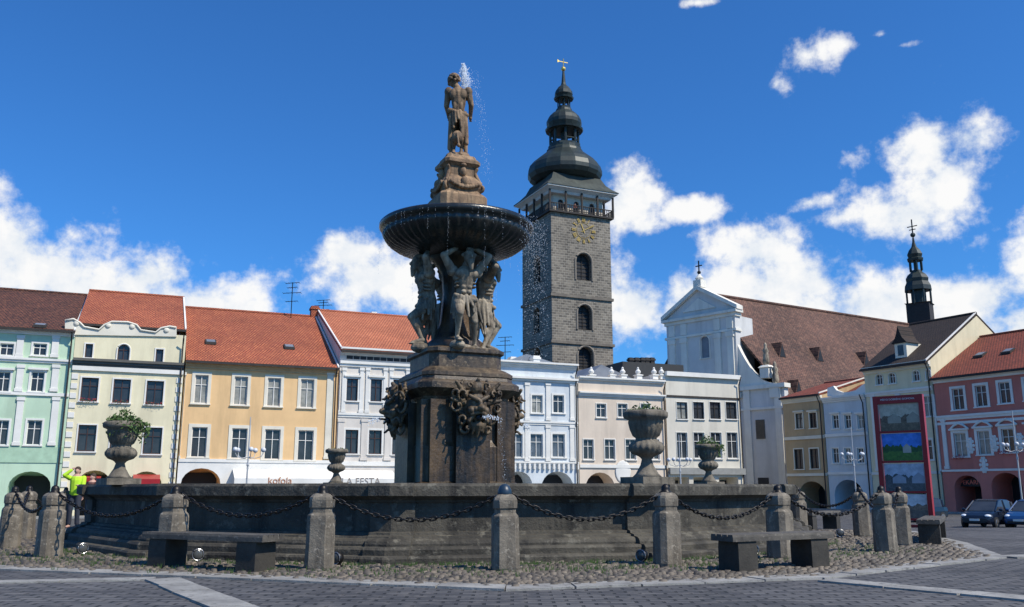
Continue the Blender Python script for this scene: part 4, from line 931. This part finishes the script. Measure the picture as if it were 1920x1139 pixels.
# ------------------------------------------------------------ bollards and chains
def bollard(cap):
    t=thing('bollard','','bollard',group='granite bollards around the fountain')
    oc=[(-1,-.62),(-.62,-1),(.62,-1),(1,-.62),(1,.62),(.62,1),(-.62,1),(-1,.62)]
    m=MB(); m.poly(oc,[(.165,-.3),(.165,.02),(.17,.05),(.164,.35),(.163,.66),(.158,.7),(.13,.735),(.128,.78),(.145,.8),(.148,.9),(.14,.93),(.11,.965),(.07,.98)])
    m.v=[(x+R.uniform(-.004,.004),y+R.uniform(-.004,.004),z) for x,y,z in m.v]; m.build('shaft',mGran,t)
    m=MB(); m.lathe([(.085,.96),(.085,.985),(.06,1.0),(.062,1.03),(.05,1.07),(.02,1.09),(.001,1.095)] if cap is mIron else [(.09,.95),(.095,.99),(.09,1.03),(.065,1.08),(.03,1.105),(.001,1.11)],14); m.build('cap',cap,t,smooth=True)
    m=MB(); n=12; m.tube([(.06*math.cos(k*2*math.pi/n),0,1.0+.045*math.sin(k*2*math.pi/n)) for k in range(n+1)],.012,6); m.build('ring',mIron,t)
    return t
bl=[(118,985),(45,1012),(16,1030),(90,1047),(320,1062),(598,1070),(948,1072),(1252,1063),(1465,1050),(1662,1037),(1693,1025),(1618,1008),(1500,995)]
b1=bollard(mIron); used=False; pos=[]
lb=['far left bollard behind the person in yellow jacket','second bollard from left, far side of ring','leftmost bollard cut by the picture edge','worn granite bollard before the left end of the basin','granite bollard standing just behind the left bench','granite bollard right of the left bench','central granite bollard with blue black domed cap','granite bollard below the large right urn','granite bollard behind the right bench','thick granite bollard left of the red display stand','granite bollard closest to the red display stand','granite bollard farther back, beside the right curve of ring','small granite bollard at the right rear end of the basin']
for i,(px,py) in enumerate(bl):
    p=grd(px,py); pos.append(p)
    if i==6:
        o=bollard(mBlueCap); o.location=(p.x,p.y,0)
    elif not used: o=b1; used=True; o.location=(p.x,p.y,0)
    else: o=dup(b1,(p.x,p.y,0),0,'')
    c_=Vector((CX,CY,0))-p; o.rotation_euler=(R.uniform(-.012,.012),R.uniform(-.015,.015),math.atan2(c_.y,c_.x)-math.pi/2+R.uniform(-.08,.08)); o['label']=lb[i]
    q_=R.uniform(.97,1.05); o.scale=(q_,q_,R.uniform(.99,1.02))
def link(mb,c,d,up,L=.105,W=.048,r=.0105):
    s=up.cross(d).normalized(); n=12; pts=[]
    for k in range(n+1):
        a=2*math.pi*k/n; x=math.cos(a); y=math.sin(a)
        pts.append(c+d*(x*.022+(1 if x>.01 else -1 if x<-.01 else 0)*(L/2-.022))+s*(y*W/2))
    mb.tube(pts,r,5)
for i in range(len(pos)-1):
    a=pos[i]+Vector((0,0,1.02)); b=pos[i+1]+Vector((0,0,1.02)); sag=(.36 if (b-a).length>1.5 else .3)*R.uniform(.93,1.1)
    m=MB(); L=(b-a).length*1.09; n=int(L/.082)
    P_=lambda t:a.lerp(b,t)-Vector((0,0,sag*(1-(2*t-1)**2)))
    for k in range(n):
        t=(k+.5)/n; d=(P_(t+.01)-P_(t-.01)).normalized(); upv=Vector((0,0,1))
        if k%2: upv=d.cross(upv).normalized()
        link(m,P_(t),d,upv)
    tag(m.build('chain',mIron,None,smooth=True),'iron chain sagging between the %s'%(['two far left rear bollards','second and leftmost bollards','leftmost bollard and the worn one','worn left bollard and the one behind the bench','bollards either side of the left bench end','bollard by the left bench and the central bollard','central bollard and the one below the large urn','bollard below the urn and the one behind the right bench','right bench bollard and the thick right one','two bollards nearest the red display stand','nearest stand bollard and the farther right one','two farthest right bollards'][i]),'chain','chains hanging between bollards')
# ------------------------------------------------------------ benches
mGranD=M('dark_granite',(.06,.053,.042),(.03,.027,.022),3,.85,.5,24)
mBen=M('bench_stone',(.11,.098,.08),(.05,.045,.038),3,.8,.5,24,spots=(.17,.15,.125))
def bench(p0,p1,ext,label,wd=.42,h=.47):
    p0=Vector((p0[0],p0[1],0));p1=Vector((p1[0],p1[1],0)); d=(p1-p0); L=d.length; a=math.atan2(d.y,d.x); mid=(p0+p1)/2
    t=thing('bench',label,'bench',(mid.x,mid.y,gz(mid.y)),a,'stone benches around the fountain')
    m=MB(); l=L/2+ext
    pr=[]
    for k in range(4):
        y0=-wd/2+k*wd/4; pr+=[(y0+.004,h-.03),(y0+.012,h),(y0+wd/4-.012,h),(y0+wd/4-.004,h-.03)]
    pr+=[(wd/2-.004,h-.085),(-wd/2+.004,h-.085)]
    m.prismx(pr,-l,l); m.build('seat',mBen,t)
    for s in (-1,1):
        m=MB(); x=s*L/2; m.poly(sq,[(1,-.05),(1,.3),(.97,h-.087)]); m.v=[(x+v[0]*.16,v[1]*wd*.45,v[2]) for v in m.v]; m.build('leg',mGranD,t)
g=lambda px,py:(grd(px,py).x,grd(px,py).y)
bench(g(312,1064),g(478,1073),.28,'long stone bench at left in front of the basin')
bench(g(1385,1072),g(1520,1064),.26,'long stone bench at right in front of the basin')
bench(g(1745,1022),(grd(1772,1015).x+.3,grd(1772,1015).y+1.0),.2,'stone bench seen end-on beside the red display stand')
bench((at(1515,990,23.5).x,23.5),(at(1560,990,25).x,25),.2,'small far bench beyond the right end of the basin')
mLens=plain('lens_glass',(.08,.085,.085),.1)
for i,(px,py) in enumerate(((122,1044),(346,1058),(622,1066),(1222,1060),(1437,1047),(1560,1036),(1598,1010))):
    p=grd(px,py); p=p+(Vector((CX,CY,0))-p).normalized()*.25
    t=thing('ground_floodlight','small round floodlight on the cobbles, number '+['one','two','three','four','five','six','seven'][i]+' from the left','floodlight',(p.x,p.y,0),R.uniform(-.9,.9),'floodlights around the basin'); t.scale=(.88,)*3
    m=MB(); m.lathe([(.07,0),(.08,.02),(.03,.04),(.03,.08)],12); m.build('base',mIron,t)
    m=MB(); m.lathe([(.05,-.06),(.085,-.05),(.1,0),(.1,.05),(.09,.06)],16); m.v=[(x,-z*.9,y+.13) for x,y,z in m.v]; m.build('housing',mIron,t,smooth=True)
    m=MB(); m.ell((0,-.035,.13),(.085,.04,.085),14,10); m.build('lens',mLens,t,smooth=True)
    m=MB(); n=16; m.tube([(.09*math.cos(k*2*math.pi/n),-.05,.13+.09*math.sin(k*2*math.pi/n)) for k in range(n+1)],.008,6); m.build('rim',mRim,t)
# ------------------------------------------------------------ display stand
sY=30.0; p0=at(1655,960,sY); p1=at(1751,960,sY-1.0); z1=at(1700,742,sY-.5).z; d=(p1-p0); L=math.hypot(d.x,d.y); gb=gz(sY)
st=thing('display_stand','tall red exhibition stand with stacked photographs','stand',(p0.x,p0.y,gb),math.atan2(d.y,d.x)); hh=z1-gb
for x in (0,L-.14): MB().box(x,x+.14,-.1,.1,-.1,hh).build('post',mRed,st)
MB().box(.14,L-.14,-.09,.09,hh-.26,hh-.003).build('header_board',mRed,st); MB().box(.14,L-.14,-.09,.09,.02,.12).build('crossbar',mRed,st)
txt('MÍSTO DOBRÉHO DOMOVA',.085,plain('small_white_text',(.7,.7,.7),.6),'lettering',st,(L/2,-.095,hh-.13),ext=.002)
def shz(py): return at(1700,py,sY-.5).z-gb
def skyl(x0,x1,zb,zt,n,amp,sm=.5):
    pts=[(x0,zb)]; v=0
    for i in range(n+1): v=v*sm+R.uniform(-amp,amp); pts.append((x0+(x1-x0)*i/n,zt+v))
    pts.append((x1,zb)); return pts
x0,x1=.17,L-.17
for k_,(a,b_,cs,cm,cf) in enumerate(((808,757,(.4,.32,.23),(.1,.062,.04),(.25,.17,.105)),(864,813,(.03,.15,.5),(.02,.06,.015),(.1,.22,.035)),(921,870,(.34,.36,.42),(.05,.055,.06),(.14,.145,.15)),(972,927,(.45,.45,.45),(.14,.1,.07),(.2,.17,.14)))):
    za=max(.14,shz(a)); zb_=shz(b_); hgt=zb_-za
    pn=MB().box(x0,x1,-.03,.04,za,zb_).build('photo_panel',M('print_sky_%d'%k_,cs,tuple(min(1,x*1.5+.05) for x in cs),5,.35),st)
    MB().prism(skyl(x0,x1,za+.02,za+hgt*.52,40,hgt*.06,.75),-.036,-.03).build('printed_trees',M('print_mid_%d'%k_,cm,tuple(x*2.2 for x in cm),16,.35),pn)
    MB().prism(skyl(x0,x1,za+.0,za+hgt*.34,24,hgt*.03,.8),-.041,-.037).build('printed_ground',M('print_low_%d'%k_,cf,tuple(x*.45 for x in cf),11,.35),pn)
    for j_ in range(2 if k_ in (0,2) else 1):
        if k_==3: break
        xb=x0+.25+j_*.6+(.4 if k_==1 else 0); w_=.42 if k_!=1 else .26
        MB().prism([(xb,za+hgt*.28),(xb+w_,za+hgt*.28),(xb+w_,za+hgt*.48),(xb+w_/2,za+hgt*(.62+.06*j_)),(xb,za+hgt*.48)],-.046,-.042).build('printed_house',M('print_house_%d%d'%(k_,j_),tuple(min(.6,x*.9+.05) for x in cs) if k_!=1 else (.5,.45,.38),None,5,.35),pn)
    MB().box(.14,L-.14,-.07,.07,za-.07,za-.004).build('shelf_bar',mRed,st)
# ------------------------------------------------------------ lamps
def lamp(px,topy,Y,label,n=5,basket=False):
    p=at(px,900,Y); zb=gz(Y); zt=at(px,topy,Y).z-zb
    t=thing('street_lamp',label,'street lamp',(p.x,p.y,zb),R.uniform(0,.6),'white globe street lamps on the square')
    m=MB(); m.lathe([(.16,0),(.16,.3),(.1,.4),(.06,.5),(.05,zt*.55),(.08,zt*.56),(.04,zt*.6),(.03,zt*.97),(.02,zt)],10); m.build('pole',mLampP,t)
    za=zt*.64
    for k in range(n):
        a=2*math.pi*k/n; ca,sa=math.cos(a),math.sin(a)
        m=MB(); m.tube([(0,0,za),(.35*ca,.35*sa,za-.12),(.7*ca,.7*sa,za),(.8*ca,.8*sa,za+.2)],.022,6); arm=m.build('arm',mLampP,t)
        m=MB(); m.ell((.8*ca,.8*sa,za+.36),.14,12,8); m.build('globe',mLamp,arm,smooth=True)
    if basket:
        m=MB(); leafcloud(m,200,(-.4,.4),(-.4,.4),(zt*.22,zt*.28),.07); m.build('flower_basket',mRedFl,t)
lamp(463,782,50,'white globe lamp with red flower basket before the apricot house',5,True)
lamp(1276,815,64,'white globe lamp before the off white flat-topped house')
lamp(1603,800,68,'white globe lamp before the narrow pale blue house')
lamp(1912,770,60,'white globe lamp at the right edge before the pink house')
def antenna(px,y0,y1,Y,label):
    a=at(px,y0,Y); b=at(px,y1,Y); t=MB(); t.tube([(0,0,0),(0,0,a.z-b.z)],.045,5); h_=a.z-b.z
    for k,w in ((.98,.7),(.86,.5),(.72,.9),(.5,.6)):
        t.tube([(-w,.1*k,h_*k),(w,-.1*k,h_*k+.05)],.03,4)
        for q in range(5): x=-w+2*w*q/4; t.tube([(x,-.3,h_*k),(x,.3,h_*k)],.018,4)
    tag(t.build('roof_antenna',mIron,None,loc=b),label,'antenna','aerials on the rooftops')
antenna(545,530,602,86,'tall television aerial on the apricot house roof')
antenna(605,563,600,90,'short aerial at the ridge beside the tall one')
antenna(947,632,690,92,'thin aerial rising between fountain pedestal and dark tower')
# ------------------------------------------------------------ cars
mHead=plain('headlight_glass',(.75,.78,.8),.1)
def car(px,Y,heading,paint,label):
    p=at(px,960,Y); t=thing('parked_car',label,'car',(p.x,p.y,gz(Y)),heading,'cars parked on the square')
    st_=[(-2.02,.45,.78,.7),(-1.95,.3,.95,.8),(-1.5,.22,1.0,.86),(-.8,.2,.98,.88),(0,.2,.96,.88),(.8,.2,.95,.87),(1.1,.22,.93,.86),(1.6,.24,.84,.83),(1.9,.28,.7,.76),(2.02,.36,.55,.66)]
    m=MB(); rings=[]
    for x,zb,zt,w in st_:
        rings.append([(x,-w*.92,zb),(x,-w,zb+.12),(x,-w,zb+(zt-zb)*.6),(x,-w*.96,zt-.05),(x,-w*.85,zt),(x,w*.85,zt),(x,w*.96,zt-.05),(x,w,zb+(zt-zb)*.6),(x,w,zb+.12),(x,w*.92,zb)])
    m.loft(rings); m.build('body',paint,t,smooth=False)
    cab=[(-1.95,.95,.75,.96),(-1.6,.96,.8,1.38),(-1.2,.97,.8,1.48),(-.3,.95,.8,1.52),(.25,.94,.8,1.45),(1.15,.92,.78,.94)]
    m=MB(); m.loft([[(x,-w,z0_-.03),(x,-w*.8,z1_),(x,w*.8,z1_),(x,w,z0_-.03)] for x,z0_,w,z1_ in cab]); m.build('windows',mGlass,t)
    m=MB(); m.loft([[(x,-w*.8,z1_-.02),(x,-w*.76,z1_+.035),(x,w*.76,z1_+.035),(x,w*.8,z1_-.02)] for x,z0_,w,z1_ in cab[1:5]]); m.build('roof',paint,t)
    for s in (-1,1):
        for pts,r in (([(1.13,s*.78,.93),(.25,s*.65,1.46)],.04),([(-.3,s*.8,.95),(-.35,s*.65,1.5)],.05),([(-1.5,s*.8,.95),(-1.6,s*.64,1.38)],.08)):
            MB().tube(pts,r,5).build('pillar',paint,t)
        MB().ell((.85,s*.98,1.0),(.1,.12,.08),8,6).build('mirror',paint,t)
        h_=MB(); h_.ell((1.78,s*.62,.68),(.2,.17,.09),10,6,Matrix.Rotation(-s*.5,3,'Z')); h_.build('headlight',mHead,t,smooth=True)
        for x in (-1.28,1.3):
            w=MB(); n=18; w.loft([[(x+r*math.cos(2*math.pi*k/n),s*y,.31+r*math.sin(2*math.pi*k/n)) for k in range(n)] for r,y in ((.2,.7),(.31,.71),(.31,.885),(.2,.9))]); wo=w.build('wheel',mTyre,t)
            w=MB(); w.loft([[(x+r*math.cos(2*math.pi*k/n),s*y,.31+r*math.sin(2*math.pi*k/n)) for k in range(n)] for r,y in ((.2,.89),(.19,.915),(.05,.9))]); w.build('rim',mRim,wo)
    m=MB(); m.box(1.9,2.05,-.55,.55,.32,.44); m.build('grille',mDark,t); m=MB(); m.box(2.04,2.06,-.26,.26,.42,.53); m.build('number_plate',mWhite,t)
pDark=M('dark_blue_paint',(.008,.014,.028),(.01,.016,.03),1,.2); pBlue=M('blue_paint',(.015,.06,.17),(.015,.06,.17),1,.2)
car(1853,51,rad(180+42),pDark,'dark blue hatchback parked before the pink house')
car(1936,50,rad(180+40),pBlue,'bright blue car cut by the right picture edge')
car(1722,60,rad(180+30),pDark,'dark car half hidden behind the red display stand')
# ------------------------------------------------------------ people
def person(p,rz,jac,label,pose,sc=1):
    t=thing('person',label,'person',p,rz); t.scale=(sc,sc,sc)
    skin=M('skin',(.5,.3,.22),(.45,.26,.19),5,.6); tr=M('dark_trousers',(.03,.035,.05)); m=MB(); c=m.cap; e=m.ell
    e((0,0,1.62),(.078,.095,.115)); e((0,-.095,1.61),(.014,.02,.02)); c((0,0,1.45),(0,-.01,1.54),.055,.05); c((0,0,1.05),(0,0,1.4),.13,.15); e((0,0,.98),(.15,.11,.1))
    for s in (-1,1): e((s*.08,0,1.62),(.012,.02,.03)); e((s*.03,-.085,1.635),(.013,.012,.008))
    sh=[(-.19,0,1.42),(.19,0,1.42)]
    if pose=='up': ar=[((-.3,-.16,1.5),(-.1,-.1,1.68)),((.22,-.1,1.15),(.12,-.25,1.2))]
    else: ar=[((-.24,.02,1.14),(-.22,-.14,.93)),((.24,.02,1.14),(.2,-.18,.98))]
    for s_,(el,hd) in zip(sh,ar):
        c(s_,el,.055,.042); c(el,hd,.04,.028); e(hd,(.032,.03,.04)); dv=(Vector(hd)-Vector(el)).normalized()
        for f in range(4):
            q=Vector(hd)+Vector((-.027+.018*f,0,0)); c(q,q+dv*(.07+.012*(1.5-abs(f-1.5)))+Vector((0,-.015,0)),.009,.008,6)
        c(Vector(hd),Vector(hd)+Vector((-.04 if hd[0]>0 else .04,-.03,.02)),.01,.008,6)
    for s in (-1,1): c((s*.09,0,.95),(s*.1,-.02,.5),.085,.06); c((s*.1,-.02,.5),(s*.11,.02,.09),.055,.04); c((s*.11,.03,.05),(s*.12,-.14,.04),.045,.035)
    organic(m,'body',skin,t,.012,1)
    m=MB(); m.cap((0,0,1.02),(0,0,1.36),.165,.175); m.ell((0,0,1.4),(.2,.13,.08)); m.ell((0,0,.98),(.175,.14,.08))
    for s_,(el,hd) in zip(sh,ar): m.cap(s_,el,.075,.06); m.cap(el,Vector(el).lerp(Vector(hd),.8),.058,.045)
    organic(m,'jacket',jac,t,.014,1)
    m=MB(); m.ell((0,0,.95),(.165,.13,.1))
    for s in (-1,1): m.cap((s*.09,0,.93),(s*.1,-.02,.5),.1,.075); m.cap((s*.1,-.02,.5),(s*.11,.02,.13),.072,.065)
    organic(m,'trousers',tr,t,.015,1)
    m=MB(); m.ell((0,.02,1.67),(.09,.1,.09)); m.ell((0,.05,1.6),(.085,.07,.09)); organic(m,'hair',M('brown_hair',(.06,.035,.02)),t,.013,0)
    return t
pp=at(142,920,26.5); person((pp.x,pp.y,gz(26.5)),rad(10),M('hi_vis_jacket',(.5,.8,.03),(.45,.7,.03),3),'person in neon yellow jacket with one hand raised to the head','up',1.0)
pp=at(172,920,30); person((pp.x,pp.y,gz(30)),rad(-20),M('dark_coat',(.12,.05,.04)),'person in dark reddish jacket standing behind the one in neon yellow','down')
for k,(x,l_,cc_) in enumerate(((2.6,'tiny person in dark coat on the tower gallery, left one',(.04,.04,.05)),(4.6,'tiny person in reddish jacket at the middle of the tower gallery',(.3,.06,.05)))):
    q=C0+PT.d*x+PT.n*.1; person((q.x,q.y,GZ+z0*0+zg+.3),th,M('visitor_coat_%d'%k,cc_),l_,'down')
# ------------------------------------------------------------ camera, light, world
cam=bpy.data.cameras.new('camera'); co=bpy.data.objects.new('camera',cam); C.objects.link(co)
cam.sensor_width=36; cam.lens=36*F/1920; cam.clip_end=4000; co.location=(0,0,H); co.rotation_euler=(math.pi/2+P,0,0)
bpy.context.scene.camera=co
el=rad(50); hx,hy=.85,-.52; n_=math.hypot(hx,hy); hx/=n_; hy/=n_
sd=Vector((hx*math.cos(el),hy*math.cos(el),math.sin(el)))
sl_=bpy.data.lights.new('sun','SUN'); sl_.energy=5.0; sl_.angle=rad(.5); sl_.color=(1,.93,.81)
so=bpy.data.objects.new('sun',sl_); C.objects.link(so); so.rotation_euler=sd.to_track_quat('Z','Y').to_euler(); so.location=(20,-10,40)
w=bpy.data.worlds.new('World'); bpy.context.scene.world=w; w.use_nodes=True; nt=w.node_tree; nt.nodes.clear()
out=nd(nt,'ShaderNodeOutputWorld'); sky=nd(nt,'ShaderNodeTexSky',sky_type='NISHITA'); sky.sun_disc=False; sky.sun_elevation=el; sky.sun_rotation=math.atan2(hx,hy)
sky.air_density=1.0; sky.dust_density=.5; sky.ozone_density=2.0
tint=nd(nt,'ShaderNodeMix',data_type='RGBA',blend_type='MULTIPLY'); tint.inputs[0].default_value=1; nt.links.new(sky.outputs[0],tint.inputs[6]); tint.inputs[7].default_value=(.42,1.12,1.95,1)
bg=nd(nt,'ShaderNodeBackground'); bg.inputs[1].default_value=.082; nt.links.new(tint.outputs[2],bg.inputs[0])
tc=nd(nt,'ShaderNodeTexCoord'); nrm=nd(nt,'ShaderNodeVectorMath',operation='NORMALIZE'); nt.links.new(tc.outputs['Generated'],nrm.inputs[0])
sx=nd(nt,'ShaderNodeSeparateXYZ'); nt.links.new(nrm.outputs[0],sx.inputs[0])
az=nd(nt,'ShaderNodeMath',operation='ARCTAN2'); nt.links.new(sx.outputs[0],az.inputs[0]); nt.links.new(sx.outputs[1],az.inputs[1])
ele=nd(nt,'ShaderNodeMath',operation='ARCSINE'); nt.links.new(sx.outputs[2],ele.inputs[0])
cb=nd(nt,'ShaderNodeCombineXYZ'); nt.links.new(az.outputs[0],cb.inputs[0]); nt.links.new(ele.outputs[0],cb.inputs[1])
nz=nd(nt,'ShaderNodeTexNoise'); nz.inputs['Scale'].default_value=15; nz.inputs['Detail'].default_value=8; nz.inputs['Roughness'].default_value=.6; nt.links.new(cb.outputs[0],nz.inputs['Vector'])
clouds=[(10,460,120,62,1),(70,510,150,62,1),(160,550,190,60,1),(280,520,85,48,1),(345,570,140,50,.95),(450,575,80,35,.8),(655,478,72,50,1),(695,522,108,64,1),(590,500,50,25,.5),(770,570,60,40,.7),
(1180,380,60,58,1),(1205,425,48,22,.8),(1290,395,80,24,.8),(1420,475,85,54,1),(1480,530,160,62,1),(1350,560,150,60,1),(1200,570,80,80,1),(1640,570,200,55,1),(1830,560,120,58,1),(1940,600,90,50,1),
(1510,105,70,42,.55),(1455,160,42,45,.5),(1580,85,45,25,.42),(1650,65,55,13,.42),(1690,85,40,11,.38),(1735,285,85,75,.85),(1815,260,58,48,.85),(1700,405,105,56,.95),(1770,345,80,72,.9),(1520,380,62,22,.65),(1590,405,74,22,.7),(1310,5,55,12,.45),(2100,500,200,90,1),(-150,480,160,90,1)]
prev=None
for x,y,rx,ry,st in clouds:
    a,dy,dz=ray(x,y); A_=math.atan2(a,dy); E_=math.atan2(dz,math.hypot(a,dy)); k=F*1.06
    s1=nd(nt,'ShaderNodeVectorMath',operation='SUBTRACT'); nt.links.new(cb.outputs[0],s1.inputs[0]); s1.inputs[1].default_value=(A_,E_,0)
    s2=nd(nt,'ShaderNodeVectorMath',operation='MULTIPLY'); nt.links.new(s1.outputs[0],s2.inputs[0]); s2.inputs[1].default_value=(k/rx/1.28,k/ry/1.28,0)
    s3=nd(nt,'ShaderNodeVectorMath',operation='LENGTH'); nt.links.new(s2.outputs[0],s3.inputs[0])
    s4=nd(nt,'ShaderNodeMath',operation='SUBTRACT'); s4.inputs[0].default_value=st; nt.links.new(s3.outputs['Value'],s4.inputs[1])
    if prev is None: prev=s4.outputs[0]
    else:
        mx=nd(nt,'ShaderNodeMath',operation='SMOOTH_MAX'); mx.inputs[2].default_value=.2; nt.links.new(prev,mx.inputs[0]); nt.links.new(s4.outputs[0],mx.inputs[1]); prev=mx.outputs[0]
ma=nd(nt,'ShaderNodeMath',operation='MULTIPLY_ADD'); nt.links.new(nz.outputs['Fac'],ma.inputs[0]); ma.inputs[1].default_value=3.4; ma.inputs[2].default_value=-1.74
ad=nd(nt,'ShaderNodeMath',operation='ADD'); nt.links.new(ma.outputs[0],ad.inputs[0]); nt.links.new(prev,ad.inputs[1])
den=nd(nt,'ShaderNodeMapRange',interpolation_type='SMOOTHSTEP'); den.inputs[1].default_value=-.15; den.inputs[2].default_value=.6; nt.links.new(ad.outputs[0],den.inputs[0])
shd=nd(nt,'ShaderNodeMapRange'); shd.inputs[1].default_value=.38; shd.inputs[2].default_value=.56; nt.links.new(nz.outputs['Fac'],shd.inputs[0])
ccol=mixc(nt,shd.outputs[0],(.76,.83,.92),(1,1,1))
bg2=nd(nt,'ShaderNodeBackground'); bg2.inputs[1].default_value=.97; nt.links.new(ccol,bg2.inputs[0])
mx=nd(nt,'ShaderNodeMixShader'); nt.links.new(den.outputs[0],mx.inputs[0]); nt.links.new(bg.outputs[0],mx.inputs[1]); nt.links.new(bg2.outputs[0],mx.inputs[2]); nt.links.new(mx.outputs[0],out.inputs[0])
sc=bpy.context.scene; sc.view_settings.view_transform='Standard'; sc.view_settings.look='None'; sc.view_settings.exposure=0
